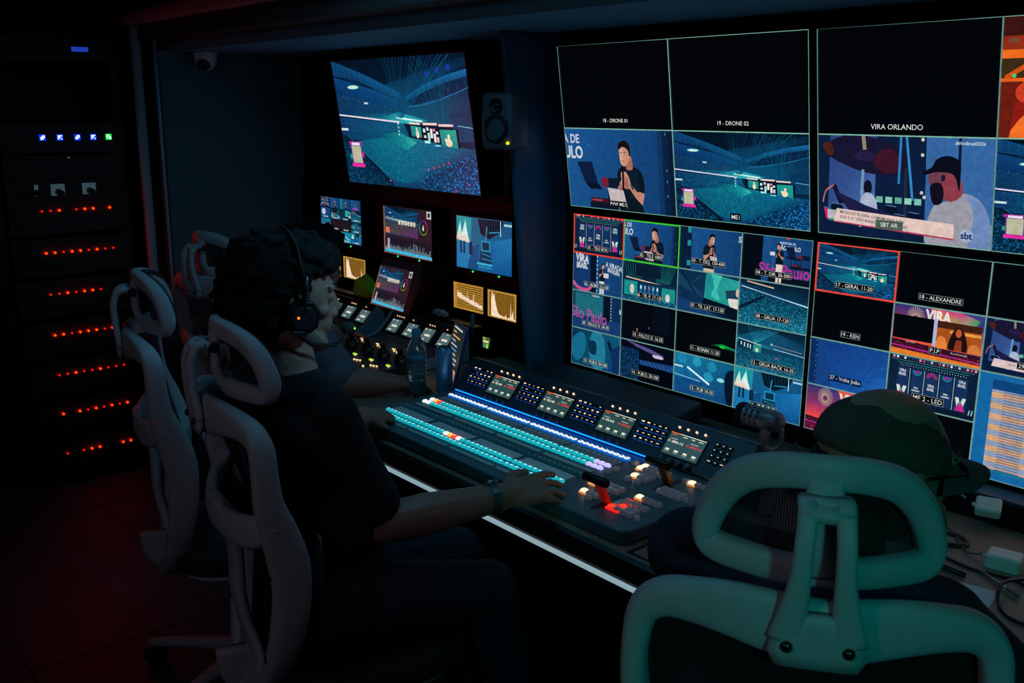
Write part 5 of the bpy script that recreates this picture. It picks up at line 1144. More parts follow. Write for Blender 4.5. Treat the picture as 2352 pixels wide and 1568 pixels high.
# ---------------------------------------------------------------- bottle and can
bt = empty('water_bottle', (-2.622, 1.828, .75), label='clear ribbed plastic water bottle with blue cap, standing left of the can', cat='bottle')
prof = [(.0, .004), (.022, .0), (.030, .004), (.0325, .012), (.0325, .03)]
for k in range(7): z = .035 + k * .016; prof += [(.0330, z), (.0305, z + .005), (.0305, z + .009), (.0330, z + .014)]
prof += [(.0335, .152), (.033, .16), (.030, .175), (.022, .195), (.014, .207), (.0125, .212), (.0125, .218)]
g = MB().lathe(prof, 32); g.build('bottle_shell', mat('clear_plastic', '#a8dcec', .05, trans=.82, spec=.9), bt)
bt.children[0].data.materials[0].node_tree.nodes['Principled BSDF'].inputs['IOR'].default_value = 1.25
MB().lathe([(0, .006), (.028, .008), (.029, .14), (0, .14)], 24).build('water', mat('water', '#d0f0f8', .02, trans=.8), bt)
bt.children[1].data.materials[0].node_tree.nodes['Principled BSDF'].inputs['IOR'].default_value = 1.33
MB().lathe([(0.0305, .125), (.0338, .125), (.0338, .15), (.0305, .15)], 32).build('label', mat('bottle_label', '#3c90b0', .4, alpha=.8), bt)
MB().lathe([(0, .234), (.013, .234), (.0155, .231), (.0155, .214), (.013, .212)], 24).build('cap', mat('cap_blue', '#14688c', .35, emit='#0c4c68', es=.15), bt)
cn = empty('drink_can', (-2.588, 1.918, .75), label='tall slim blue and silver drink can, standing right of the bottle', cat='can')
MB().lathe([(0, .004), (.019, .0), (.0265, .006), (.0290, .014), (.0290, .150), (.027, .157), (.0245, .160)], 32).build('body', mat('can_blue', '#7cc4f0', .28, metal=.5), cn)
MB().lathe([(0, .160), (.022, .160), (.0235, .164), (.0255, .164), (.0255, .158)], 32).build('lid', mat('can_lid', '#8ca8b4', .2, metal=.9), cn)
b = MB()
for k in range(4): a0 = R(90 * k); b.add([(.0293 * math.cos(a0 + t), .0293 * math.sin(a0 + t), z) for t, z in ((0, .08), (.78, .08), (.78, .145), (0, .145))] , [(0, 1, 2, 3)], 0)
for k in range(4): a0 = R(90 * k + 45); b.add([(.0293 * math.cos(a0 + t), .0293 * math.sin(a0 + t), z) for t, z in ((0, .012), (.78, .012), (.78, .08), (0, .08))] , [(0, 1, 2, 3)], 0)
b.build('silver_panel', mat('can_silver', '#3c64b8', .3, metal=.4), cn)

# ---------------------------------------------------------------- microphone on its arm
mc = empty('studio_microphone', (-1.335, 1.965, .948), label='black broadcast microphone with slotted barrel, between the mixer hood and the capped head', cat='microphone')
ax = Vector((1.0, -.02, .02)).normalized()
Mm = frame_matrix((-.062, .0, .008), (0, 1, 0), (-.16, 0, -1)); 
zax = ax; xa = Vector((0, 1, 0)); ya = zax.cross(xa).normalized(); xa = ya.cross(zax)
Mm = Matrix(((xa.x, ya.x, zax.x, -.066), (xa.y, ya.y, zax.y, 0), (xa.z, ya.z, zax.z, .012), (0, 0, 0, 1)))
MB().lathe([(0, -.006), (.020, -.005), (.027, .0), (.029, .006), (.029, .020), (.028, .022)], 32, M=Mm).build('foam_front', mat('mic_foam', '#24262a', .9, noise=.3, nscale=400, bump=.8, bscale=900), mc)
MB().lathe([(.028, .022), (.028, .028), (.0265, .030), (.0265, .034), (.028, .036), (.028, .044), (.0265, .046), (.0265, .050), (.028, .052), (.028, .060), (.0265, .062), (.0265, .066), (.028, .068), (.0275, .10), (.024, .115), (.015, .125), (0, .127)], 32, M=Mm).build('barrel', mat('mic_black', '#8c9298', .4, metal=.4), mc)
sl_ = MB()
for k in range(3):
    for a in range(6):
        a0 = R(60 * a + 8)
        pts = [(.0283 * math.cos(a0 + t), .0283 * math.sin(a0 + t), .030 + k * .0165 + q) for t, q in ((0, 0), (.75, 0), (.75, .009), (0, .009))]
        sl_.add(pts, [(0, 1, 2, 3)], 0, False, Mm)
sl_.build('grille_slot', mat('slot_black', '#040405', .7), mc)
yk = MB().sweep([(p, .009, .003) for p in spl([(.035, -.034, -.012), (.035, -.034, -.045), (.035, -.012, -.062), (.035, .012, -.062), (.035, .034, -.045), (.035, .034, -.012)], 4)], 8, up=(1, 0, 0))
yk.build('yoke', mat('yoke_grey', '#84908c', .4, metal=.6), mc)
MB().cyl((.035, -.030, -.010), (.035, -.042, -.010), .012, n=20).build('yoke_knob', mat('yoke_grey', '#84908c'), mc)
MB().cyl((.035, 0, -.062), (.035, 0, -.115), .012, n=16).build('mount', m_black, mc)
arm = empty('microphone_stand', (-1.30, 1.965, .75), label='low black stand carrying the broadcast microphone', cat='microphone stand')
MB().cyl((0.0, 0.14, 0), (0, .14, .03), .035, n=24).build('base', m_black, arm)
MB().cyl((0.0, 0.14, .02), (0, .14, .085), .013, n=14).build('post', m_black, arm)
MB().sweep([((0, .14, .075), .012, .012), ((0, .0, .075), .012, .012)], 10, up=(0, 0, 1)).build('boom', m_black, arm)
cb = MB().sweep([(p, .0028, .0028) for p in spl([(-1.235, 1.96, .925), (-1.20, 1.93, .915), (-1.17, 1.92, .87), (-1.16, 1.94, .80), (-1.13, 2.0, .756), (-1.02, 2.1, .754)], 6)], 6).build('microphone_cable', mat('cable_dark', '#1c1c20', .4)); tag(cb, 'dark cable curving down from the broadcast microphone to the desk', 'cable')

# ---------------------------------------------------------------- low wedge box and clutter behind the mixer hood
wb = MB().prism([(2.13, .75), (2.15, .805), (2.30, .832), (2.30, .75)], -2.46, -1.78).build('console_bridge', mat('bridge_dark', '#2c343a', .6)); bevel(wb, .006, 2); tag(wb, 'long dark wedge-shaped box behind the mixer hood under the sixteen-tile monitor', 'console box')
lid_ = MB().lathe([(0, 0), (.022, 0), (.024, .003), (.020, .006), (0, .006)], 24).build('blue_lid', mat('lid_blue', '#1448a0', .5)); lid_.location = (-1.745, 2.30, .751); tag(lid_, 'small blue round lid right of the dark wedge box', 'lid')
mt = MB()
rr = random.Random(12)
mt.rbox((-1.74, 2.05, .7505), (-1.34, 2.27, .7545), .01); mt_o = mt.build('patterned_mat', mat('mat_teal', '#4c8c94', .7, noise=.7, nscale=45, bump=.6, bscale=80)); tag(mt_o, 'thin mottled teal mat on the desk behind the right end of the mixer hood', 'mat')

# right end of the desk
pp = MB().add([(-.815, 1.905, .7515), (-.720, 1.928, .7515), (-.690, 1.775, .7515), (-.800, 1.80, .7515), (-.815, 1.905, .7508), (-.720, 1.928, .7508), (-.690, 1.775, .7508), (-.800, 1.80, .7508)], [(0, 3, 2, 1), (4, 5, 6, 7), (0, 1, 5, 4), (1, 2, 6, 5), (2, 3, 7, 6), (3, 0, 4, 7)]).build('paper_sheet', mat('paper', '#d8dce8', .8)); tag(pp, 'white sheet of paper lying on the desk under the right chair edge', 'paper')
pn = empty('pen', (-.782, 1.985, .756), label='slim silver pen lying on the desk beyond the paper', cat='pen'); MB().cyl((0, 0, 0), (.10, -.058, 0), .0035, n=10).build('barrel', mat('pen_steel', '#9cacc0', .2, metal=.8), pn); MB().cyl((0, 0, 0), (-.010, .006, 0), .003, .001, n=8).build('tip', mat('pen_steel', '#9cacc0'), pn)
def adapter(loc, rz, label, s=1.0, tilt=0):
    r = empty('power_adapter', loc, rz, label, 'power adapter')
    b = MB().rbox((-.035 * s, -.028 * s, 0), (.035 * s, .028 * s, .030 * s), .008, 4).build('body', mat('adapter_white', '#d8e4e0', .45), r); r.rotation_euler = (tilt, 0, rz)
    MB().cyl((-.034 * s, 0, .014 * s), (-.044 * s, 0, .014 * s), .005, n=10).build('plug', mat('adapter_white', '#d8e4e0'), r)
    return r
adapter((-.765, 2.055, .7505), R(12), 'white power adapter block resting on the desk among black cables')
adapter((-.885, 2.24, .79), R(20), 'grey white adapter hanging at a tilt against the black fascia', .8, R(30))
def cable(name, pts, r_, label, m=None):
    o = MB().sweep([(p, r_, r_) for p in spl(pts, 6)], 6).build(name, m or mat('cable_dark', '#1c1c20', .4)); return tag(o, label, 'cable')
Z = .7535
cable('desk_cable', [(-.97, 2.02, Z), (-.88, 2.0, Z), (-.80, 1.985, Z), (-.72, 2.0, Z), (-.60, 1.97, Z), (-.5, 2.02, Z)], .003, 'black cable running across the desk below the white adapter')
cable('desk_cable', [(-.95, 2.10, Z), (-.90, 2.13, Z), (-.86, 2.09, Z), (-.90, 2.05, Z), (-.96, 2.07, Z), (-.93, 2.12, Z), (-.87, 2.11, Z), (-.88, 2.065, Z + .004), (-.95, 2.05, Z + .004)], .003, 'small coil of black cable left of the white adapter')
cable('desk_cable', [(-.66, 2.06, Z), (-.70, 2.0, Z + .01), (-.715, 1.92, Z + .02), (-.69, 1.86, Z), (-.64, 1.83, Z), (-.55, 1.85, Z)], .0035, 'black cable looping over the silver pen')
cable('desk_cable', [(-.808, 2.055, .7645), (-.85, 2.06, Z), (-.93, 2.15, Z), (-1.05, 2.2, Z)], .0025, 'thin grey lead leaving the white adapter on its left', mat('lead_grey', '#5c6464', .5))
cable('desk_cable', [(-.935, 2.23, .807), (-.96, 2.23, .812), (-1.0, 2.22, .79), (-1.04, 2.2, .755)], .003, 'pale lead arching from the tilted grey adapter', mat('lead_pale', '#8c9c98', .5))
cable('desk_cable', [(-.727, 2.06, .765), (-.69, 2.08, .768), (-.62, 2.12, Z), (-.5, 2.14, Z)], .003, 'cream lead leaving the white adapter on its right', mat('lead_cream', '#a89c88', .5))
rod = MB().cyl((-.95, 1.955, .757), (-.795, 1.935, .757), .006, n=10).build('black_marker', m_black); tag(rod, 'black marker lying on the desk above the paper sheet', 'marker')
bx = empty('desktop_computer', (-.65, 2.28, .75), label='low black computer case with round emblem under the schedule sheet monitor', cat='computer')
MB().rbox((-.42, -.02, 0), (.62, .10, .066), .01).build('case', mat('case_black', '#0a0b0d', .35), bx)
q = MB()
q.lathe([(.013, 0), (.0145, .0008), (.016, 0)], 28, M=Matrix.Translation((-.09, -.0205, .034)) @ Matrix.Rotation(R(90), 4, 'X'))
for a, b_ in (((-.004, -.009), (-.001, .009)), ((.003, -.009), (.006, .009))): q.add([(-.09 + a[0], -.0209, .034 + a[1]), (-.09 + a[0] + .002, -.0209, .034 + a[1]), (-.09 + b_[0] + .002, -.0209, .034 + b_[1]), (-.09 + b_[0], -.0209, .034 + b_[1])], [(0, 1, 2, 3)])
q.build('emblem', mat('emblem_grey', '#3c4044', .4), bx)
fl = MB().rbox((-1.40, 1.56, .7505), (-1.20, 1.63, .7525), .006)
sq = MB()
for a, b_ in (((-1.335, 1.66), (-1.20, 1.668)), ((-1.335, 1.575), (-1.20, 1.583)), ((-1.335, 1.575), (-1.327, 1.668))): sq.box((a[0], a[1] - .09, .75), (b_[0], b_[1] - .09, .7515))
o = sq.build('hatch_frame', m_black); tag(o, 'thin black hatch outline set into the desk in front of the mixer corner', 'hatch')

# ---------------------------------------------------------------- office chairs
m_cf = mat('chair_frame_grey', '#b4b0b8', 0.55, noise=.05, nscale=60, bump=.12, bscale=500)
m_cd = mat('chair_dark', '#101216', .6)
def mesh_fabric():
    m = bpy.data.materials.new('chair_mesh_fabric'); m.use_nodes = True; nt = m.node_tree; b = nt.nodes['Principled BSDF']
    b.inputs['Base Color'].default_value = (.012, .013, .016, 1); b.inputs['Roughness'].default_value = .8; b.inputs['Alpha'].default_value = .9
    tc = nt.nodes.new('ShaderNodeTexCoord'); wv = nt.nodes.new('ShaderNodeTexWave'); wv.inputs['Scale'].default_value = 90
    nt.links.new(tc.outputs['Object'], wv.inputs['Vector'])
    mr = nt.nodes.new('ShaderNodeMapRange'); mr.inputs['To Min'].default_value = .55; mr.inputs['To Max'].default_value = 1.0
    nt.links.new(wv.outputs['Fac'], mr.inputs['Value']); nt.links.new(mr.outputs['Result'], b.inputs['Alpha'])
    return m
m_mesh = mesh_fabric()
def fill_loop(mb, loop, centre, rings=6, bulge=0.0, axis=(0, 1, 0)):
    """surface spanning a closed loop of points"""
    n = len(loop); C = Vector(centre); ax = Vector(axis); vs = []; fs = []
    for k in range(rings + 1):
        t = 1 - k / rings
        for p in loop: vs.append(C + (Vector(p) - C) * t + ax * bulge * (1 - t * t))
    for k in range(rings):
        for i in range(n): j = (i + 1) % n; fs.append((k * n + i, k * n + j, (k + 1) * n + j, (k + 1) * n + i))
    mb.add(vs, fs, 0, True)
def make_chair():
    r = empty('office_chair', (0, 0, 0))
    # outer frame of the back
    half = [(0, -.002, 1.082, .043, .013), (.05, .004, 1.086, .041, .013), (.10, .016, 1.090, .036, .015), (.15, .034, 1.088, .029, .018), (.19, .052, 1.078, .024, .021), (.217, .062, 1.050, .021, .023),
            (.226, .064, .99, .018, .024), (.224, .070, .93, .019, .028), (.218, .088, .87, .021, .034), (.210, .106, .80, .023, .038), (.202, .112, .73, .024, .036), (.188, .106, .65, .026, .034), (.165, .094, .57, .026, .030), (.12, .076, .49, .026, .026), (.06, .058, .435, .026, .022)]
    full = half + [(0, .052, .42, .026, .020)] + [(-x, y, z, a, b) for x, y, z, a, b in reversed(half[1:])]
    pts = spl(full, 5, True)
    path = []
    for i, p in enumerate(pts):
        path.append(((p[0], p[1], p[2]), p[3] * 1.06, p[4] * 1.18, (0, 1, 0)))
    fo = MB().sweep(path, 10, closed=True).build('back_frame', m_cf, r); subsurf(fo, 1)
    # waist yoke with the central spine
    wy = MB()
    h = [(.222, .086, .905, .030), (.188, .056, .870, .036), (.13, .032, .856, .036), (.07, .018, .852, .034), (0, .012, .850, .034)]
    wy.sweep([((x, y, z), w_, .017, (0, 1, 0)) for x, y, z, w_ in spl(h + [(-x, y, z, w_) for x, y, z, w_ in reversed(h[:-1])], 4)], 10)
    wy.sweep([((0, y, z), w_, .015, (0, 1, 0)) for y, z, w_ in spl([(.008, .89, .055), (.020, .85, .060), (.040, .79, .048), (.045, .73, .040), (.045, .66, .040), (.055, .59, .048), (.070, .53, .085), (.066, .48, .11), (.055, .43, .07)], 4)], 10)
    o = wy.build('spine_yoke', m_cf, r); subsurf(o, 1)
    for x, z, y in ((.208, .775, .068), (.160, .565, .062), (-.208, .775, .068), (-.160, .565, .062)):
        MB().cyl((x, y, z), (x, y - .004, z), .0085, n=14).build('bolt_cap', m_cd, r)
    # mesh
    mb = MB()
    up = [(p[0] * .97, p[1] + .012, p[2]) for p in pts if p[2] > .88]
    loop = [(x, y, z) for x, y, z in ((p[0] * .98, p[1] + .014, p[2]) for p in pts)]
    fill_loop(mb, loop, (0, .120, .77), 8, 0.0); mb.build('back_mesh', m_mesh, r)
    # lumbar pad
    lp = MB()
    vs = []; fs = []; NU, NV = 14, 8
    for side in (0, 1):
        for j in range(NV + 1):
            for i in range(NU + 1):
                u = i / NU * 2 - 1; v = j / NV * 2 - 1
                k = (1 - abs(u) ** 4) ** .5 * (1 - abs(v) ** 4) ** .5
                vs.append((u * .17, .178 + .012 * u * u + (.016 if side else -.012) * k, .725 + v * .105 - .01 * u * u))
    m1 = (NV + 1) * (NU + 1)
    for s_ in (0, 1):
        for j in range(NV):
            for i in range(NU):
                a = s_ * m1 + j * (NU + 1) + i; q = (a, a + 1, a + NU + 2, a + NU + 1); fs.append(q if s_ else tuple(reversed(q)))
    lp.add(vs, fs, 0, True); lp.build('lumbar_pad', mat('lumbar_grey', '#8c9298', .7), r)
    # headrest
    hh = [(0, .036, 1.260, .020, .011), (.05, .050, 1.255, .020, .012), (.09, .072, 1.240, .020, .014), (.118, .092, 1.212, .020, .016), (.134, .103, 1.180, .019, .017), (.141, .107, 1.152, .018, .017), (.130, .102, 1.134, .018, .015), (.09, .080, 1.131, .018, .013), (.04, .056, 1.132, .018, .011)]
    fh = hh + [(0, .050, 1.133, .017, .011)] + [(-x, y, z, a, b) for x, y, z, a, b in reversed(hh[1:])]
    ph = spl(fh, 5, True)
    o = MB().sweep([((p[0], p[1], p[2]), p[3] * 1.08, p[4] * 1.35, (0, 1, 0)) for p in ph], 10, closed=True).build('headrest_frame', m_cf, r); subsurf(o, 1)
    mb = MB(); fill_loop(mb, [(p[0] * 1.05, p[1] + .018, 1.20 + (p[2] - 1.20) * 1.12) for p in ph], (0, .060, 1.20), 6); mb.build('headrest_mesh', m_mesh, r)
    mb = MB(); mb.sweep([((p[0] * 1.06, p[1] + .017, 1.20 + (p[2] - 1.20) * 1.14), .006, .009, (0, 1, 0)) for p in ph], 8, closed=True).build('headrest_edge', m_cd, r)
    o = MB().sweep([((0, y, z), .023, .010, (0, 1, 0)) for y, z in spl([(.036, 1.268), (.030, 1.24), (.028, 1.20), (.030, 1.165), (.042, 1.135)], 4)], 10).build('headrest_post', m_cf, r)
    # inverted-U bracket with a slot
    br = MB()
    for s_ in (-1, 1):
        br.sweep([((s_ * x, y, z), w_, .009, (0, 1, 0)) for x, y, z, w_ in spl([(.036, -.018, 1.075, .024), (.031, -.022, 1.11, .018), (.026, -.026, 1.15, .013), (.024, -.026, 1.19, .012), (.022, -.016, 1.218, .012), (.022, .002, 1.229, .012), (.022, .028, 1.224, .012)], 4)], 8)
    br.sweep([((-.030, -.012, 1.2225), .010, .008, (0, -.4, 1)), ((.030, -.012, 1.2225), .010, .008, (0, -.4, 1))], 8)
    br.sweep([((-.030, .004, 1.229), .010, .008, (0, 0, 1)), ((.030, .004, 1.229), .010, .008, (0, 0, 1))], 8)
    br.sweep([((0, -.019, 1.045), .050, .007, (0, 1, 0)), ((0, -.019, 1.062), .060, .009, (0, 1, 0)), ((0, -.020, 1.095), .052, .009, (0, 1, 0)), ((0, -.022, 1.110), .03, .007, (0, 1, 0))], 10)
    br.build('headrest_bracket', m_cf, r)
    MB().cyl((-.034, .022, 1.222), (.034, .022, 1.222), .011, n=16).build('pivot', mat('pivot_dark', '#24262c', .5), r)
    for x in (-.036, .036): MB().lathe([(0, .004), (.005, .003), (.0075, 0), (.0075, -.004)], 16, M=Matrix.Translation((x, -.030, 1.072)) @ Matrix.Rotation(R(90), 4, 'X')).build('screw', mat('screw_steel', '#4c5054', .25, metal=.9), r)
    # seat, mechanism, gas lift, base
    st = MB(); N = 20; rows = []
    for z, k in ((.455, .90), (.462, .98), (.485, 1.0), (.505, .97), (.512, .80), (.508, .4)):
        rows.append([(.25 * k * math.copysign(abs(math.cos(t)) ** .55, math.cos(t)), .30 + .235 * k * math.copysign(abs(math.sin(t)) ** .6, math.sin(t)), z - .02 * max(0, math.sin(t)) ** 3) for t in [2 * math.pi * i / 40 for i in range(40)]])
    vs = [v for q in rows for v in q]; fs = [tuple(reversed(range(40))), tuple(range(200, 240))] + [(a * 40 + i, a * 40 + (i + 1) % 40, (a + 1) * 40 + (i + 1) % 40, (a + 1) * 40 + i) for a in range(5) for i in range(40)]
    st.add(vs, fs, 0, True); st.build('seat', mat('seat_fabric', '#14161a', .9, noise=.2, nscale=200), r)
    rows = [[(.24 * k * math.copysign(abs(math.cos(t)) ** .55, math.cos(t)), .30 + .225 * k * math.copysign(abs(math.sin(t)) ** .6, math.sin(t)), z) for t in [2 * math.pi * i / 40 for i in range(40)]] for z, k in ((.425, .75), (.432, .93), (.458, 1.0))]
    vs = [v for q in rows for v in q]; fs = [tuple(reversed(range(40))), tuple(range(80, 120))] + [(a * 40 + i, a * 40 + (i + 1) % 40, (a + 1) * 40 + (i + 1) % 40, (a + 1) * 40 + i) for a in range(2) for i in range(40)]
    MB().add(vs, fs, 0, True).build('seat_shell', m_cf, r)
    me_ = MB().rbox((-.08, .16, .375), (.08, .40, .43), .02); me_.sweep([((0, y, z), w_, .016, (1, 0, 0)) for y, z, w_ in spl([(.22, .40, .04), (.10, .42, .04), (.04, .46, .045), (.035, .52, .05)], 4)], 8); me_.build('tilt_mechanism', m_cf, r)
    MB().cyl((0, .28, .09), (0, .28, .26), .028, n=18).cyl((0, .28, .25), (0, .28, .385), .014, n=14).build('gas_lift', m_cd, r)
    hb = MB().cyl((0, .28, .065), (0, .28, .125), .045, .036, n=22)
    hb.build('base_hub', m_cf, r)
    for k in range(5):
        a = 2 * math.pi * k / 5 + .35; dx, dy = math.cos(a), math.sin(a)
        lg = MB().sweep([((dx * q, .28 + dy * q, z), w_, h_, (0, 0, 1)) for q, z, w_, h_ in spl([(.02, .10, .026, .020), (.12, .098, .024, .018), (.24, .084, .020, .014), (.355, .066, .018, .012)], 4)], 8).build('base_leg', m_cf, r)
        cx, cy = dx * .34, .28 + dy * .34
        cs = MB()
        for s_ in (-1, 1): cs.cyl((cx - dy * s_ * .006, cy + dx * s_ * .006, .030), (cx - dy * s_ * .024, cy + dx * s_ * .024, .030), .029, n=18)
        cs.cyl((cx, cy, .045), (cx, cy, .066), .008, n=8); cs.build('caster', m_cd, lg)
    return r
def copy_tree(o, parent=None):
    c = o.copy(); COL.objects.link(c); c.parent = parent
    if parent is not None: c.matrix_parent_inverse = o.matrix_parent_inverse.copy()
    for ch in list(o.children): copy_tree(ch, c)
    return c
CH = [((-1.905, .783), -12, 'pale grey mesh-back office chair carrying the person with the headset, nearest of three side-on'),
      ((-2.636, .882), -20, 'empty pale grey mesh-back office chair close to the red-lit rack'),
      ((-3.32, 1.368), 8, 'pale grey office chair with red glow on its headrest, before the dim alcove wall'),
      ((-.57, .983), 36, 'large office chair seen from behind in teal light, hiding most of the capped person')]
proto = make_chair()
for i, ((x, y), a, lab) in enumerate(CH):
    o = proto if i == 0 else copy_tree(proto)
    o.location = (x, y, 0); o.rotation_euler = (0, 0, R(a)); tag(o, lab, 'chair', 'grey mesh-back office chairs')
    if i == 3:
        for ch in o.children:
            if ch.name.split('.')[0] in ('headrest_frame', 'headrest_mesh', 'headrest_edge', 'headrest_post'): ch.scale.z = 1.08; ch.location.z = 1.276 - 1.08 * 1.262
            if ch.name.split('.')[0] == 'pivot': ch.location.z = .018
            if ch.name.split('.')[0] == 'headrest_bracket': ch.scale.z = 1.10; ch.location.z = -.10 * 1.06

# ---------------------------------------------------------------- people
V = Vector
m_skin = mat('skin', '#a47464', .5, noise=.12, nscale=60, bump=.15, bscale=600)
def capsule(mb, a, b, r0, r1=None, n=14):
    r1 = r0 if r1 is None else r1; a = V(a); b = V(b)
    mb.cyl(a, b, r0, r1, n=n, sm=True); mb.sphere(a, r0, nu=n, nv=8); mb.sphere(b, r1, nu=n, nv=8)
def ellip(mb, c, r, M=None, rot=None):
    T = Matrix.Translation(c) @ (rot if rot is not None else Matrix())
    mb.sphere((0, 0, 0), *r, nu=18, nv=12, M=(M @ T) if M is not None else T)
def chain(mb, pts):
    for (a, ra), (b, rb) in zip(pts, pts[1:]): capsule(mb, a, b, ra, rb)
def remeshed(mb, name, m, parent=None, vox=.005, smooth=4, loc=None):
    o = mb.build(name, m, parent, recalc=False)
    d = o.modifiers.new('skin', 'REMESH'); d.mode = 'VOXEL'; d.voxel_size = vox; d.use_smooth_shade = True
    if smooth: s = o.modifiers.new('relax', 'SMOOTH'); s.factor = .5; s.iterations = smooth
    return o
def hand(mb, wrist, fwd, back, thumb_side, curl=(.25, .3, .2), tcurl=.3, s=1.0, spread=.06, wr=.026):
    """palm, four fingers of unequal length and a thumb. back = normal of the back of the hand; thumb_side = lateral direction of the thumb"""
    f = V(fwd).normalized(); b = V(back); b = (b - f * b.dot(f)).normalized(); L = f.cross(b)
    if L.dot(V(thumb_side)) < 0: L = -L
    w = V(wrist); P_ = lambda l, y, z: w + (L * l + f * y + b * z) * s
    capsule(mb, P_(0, -.01, 0), P_(0, .03, 0), wr * s, .024 * s)
    for l in (.026, .010, -.008, -.024): capsule(mb, P_(l * .7, .02, 0), P_(l, .082, .0), .0165 * s, .0125 * s, 10)
    for i, (l, ln) in enumerate(((.030, .074), (.010, .082), (-.011, .076), (-.030, .060))):
        p = P_(l, .082, 0); d = (f + L * (spread * (1.2 - i * .8))).normalized(); r_ = (.0094, .0096, .0092, .0082)[i] * s; ax = d.cross(b).normalized()
        dd = d.copy(); ang = 0
        for k, q in enumerate((.45, .31, .24)):
            ang += curl[k] * (1 + .08 * i); dk = d * math.cos(ang) - b * math.sin(ang); e = p + dk * ln * q * s
            capsule(mb, p, e, r_, r_ * .92, 10); p = e; r_ *= .92
    p = P_(.022, .018, -.004); d = (f * .62 + L * .75 - b * .25).normalized(); e = p + d * .042 * s; capsule(mb, p, e, .0155 * s, .0118 * s, 10)
    d2 = (f * (.9 - tcurl) + L * (.35 - tcurl) - b * .35).normalized(); e2 = e + d2 * .032 * s; capsule(mb, e, e2, .0115 * s, .0102 * s, 10); e3 = e2 + (d2 * .9 - L * .2).normalized() * .022 * s; capsule(mb, e2, e3, .0102 * s, .0085 * s, 10)
def headmat(c, face, up=(0, 0, 1)):
    y = V(face).normalized(); z = V(up); z = (z - y * z.dot(y)).normalized(); x = y.cross(z)
    return Matrix(((x.x, y.x, z.x, c[0]), (x.y, y.y, z.y, c[1]), (x.z, y.z, z.z, c[2]), (0, 0, 0, 1)))
def head(mb, M, s=1.0):
    E = lambda c, r, rot=None: ellip(mb, [q * s for q in c], [q * s for q in r], M, rot)
    C = lambda a, b, r0, r1: capsule(mb, M @ (V(a) * s), M @ (V(b) * s), r0 * s, r1 * s)
    E((0, -.012, .035), (.076, .098, .085)); E((0, .030, .02), (.066, .066, .075)); E((0, .034, -.035), (.052, .056, .065))
    E((0, .045, -.078), (.042, .044, .034)); E((0, .078, -.098), (.022, .018, .018))
    E((0, .066, -.022), (.038, .034, .048)); E((0, .088, -.030), (.020, .016, .024))
    for q in (-1, 1):
        C((q * .055, .0, -.055), (q * .024, .068, -.092), .022, .020)
        E((q * .040, .062, -.016), (.019, .020, .018)); E((q * .034, .078, .012), (.015, .015, .012)); C((q * .014, .092, .034), (q * .050, .078, .034), .009, .008)
        E((q * .078, -.006, -.004), (.010, .020, .033), Matrix.Rotation(q * .25, 4, 'Z')); E((q * .083, -.012, .012), (.007, .018, .014)); E((q * .013, .100, -.030), (.010, .012, .009))
    C((0, .090, .026), (0, .108, -.012), .0085, .0105); E((0, .111, -.016), (.0115, .0125, .0100))
    C((-.020, .086, -.058), (.020, .086, -.058), .0065, .0065); E((0, .095, -.054), (.016, .010, .006)); E((0, .094, -.066), (.015, .010, .007)); E((0, .08, -.05), (.032, .022, .03))
def face_parts(M, parent, s=1.0, brow=True, beard=True, hair='#120d0c'):
    mh = mat('hair_dark', hair, .6, noise=.3, nscale=80); q = MB()
    for x in (-1, 1):
        ey = MB(); ellip(ey, (x * .034 * s, .082 * s, .012 * s), (.0125 * s,) * 3, M); ey.build('eye', mat('eye_white', '#b8b8b8', .2), parent)
        e2 = MB(); ellip(e2, (x * .034 * s, .0905 * s, .012 * s), (.0058 * s, .005 * s, .0058 * s), M); e2.build('iris', mat('iris_dark', '#1c120c', .2), parent)
        b = MB(); capsule(b, M @ (V((x * .018, .1005, .036)) * s), M @ (V((x * .040, .0925, .043)) * s), .0028 * s); capsule(b, M @ (V((x * .040, .0925, .043)) * s), M @ (V((x * .056, .074, .036)) * s), .0028 * s, .002 * s); b.build('eyebrow', mh, parent)
    l = MB(); capsule(l, M @ (V((-.018, .1035, -.060)) * s), M @ (V((.018, .1035, -.060)) * s), .0036 * s); l.build('lips', mat('lips', '#8c4c48', .5), parent)
def curls(name, spec, m, parent, n=420, seed=1, rr=(.009, .017), vox=.0045, keep=None):
    """hair mass: ellipsoids plus many little locks on their surface; spec in world space"""
    mb = MB(); rd = random.Random(seed)
    for M, c, r in spec: ellip(mb, c, r, M)
    for i in range(n):
        M, c, r = spec[rd.randrange(len(spec))]
        d = V((rd.gauss(0, 1), rd.gauss(0, 1), rd.gauss(0, 1))).normalized(); p = V((c[0] + d.x * r[0], c[1] + d.y * r[1], c[2] + d.z * r[2]))
        if keep and not keep(p): continue
        q = rd.uniform(*rr); t = V((rd.gauss(0, 1), rd.gauss(0, 1), rd.gauss(0, 1))).normalized() * q * 1.2
        mb.sphere(M @ p, q, nu=8, nv=6); mb.sphere(M @ (p + t), q * .8, nu=8, nv=6)
    return remeshed(mb, name, m, parent, vox, 1)

m_hair = mat('hair_black', '#0a0807', .8, noise=.35, nscale=120, bump=.6, bscale=300, spec=.25)
m_navy = mat('shirt_navy', '#070b12', .85, noise=.2, nscale=25, bump=.3, bscale=60)
m_jean = mat('jeans_blue', '#141e2e', .85, noise=.2, nscale=60, bump=.3)
m_shoe = mat('shoe_black', '#0e0f12', .6)

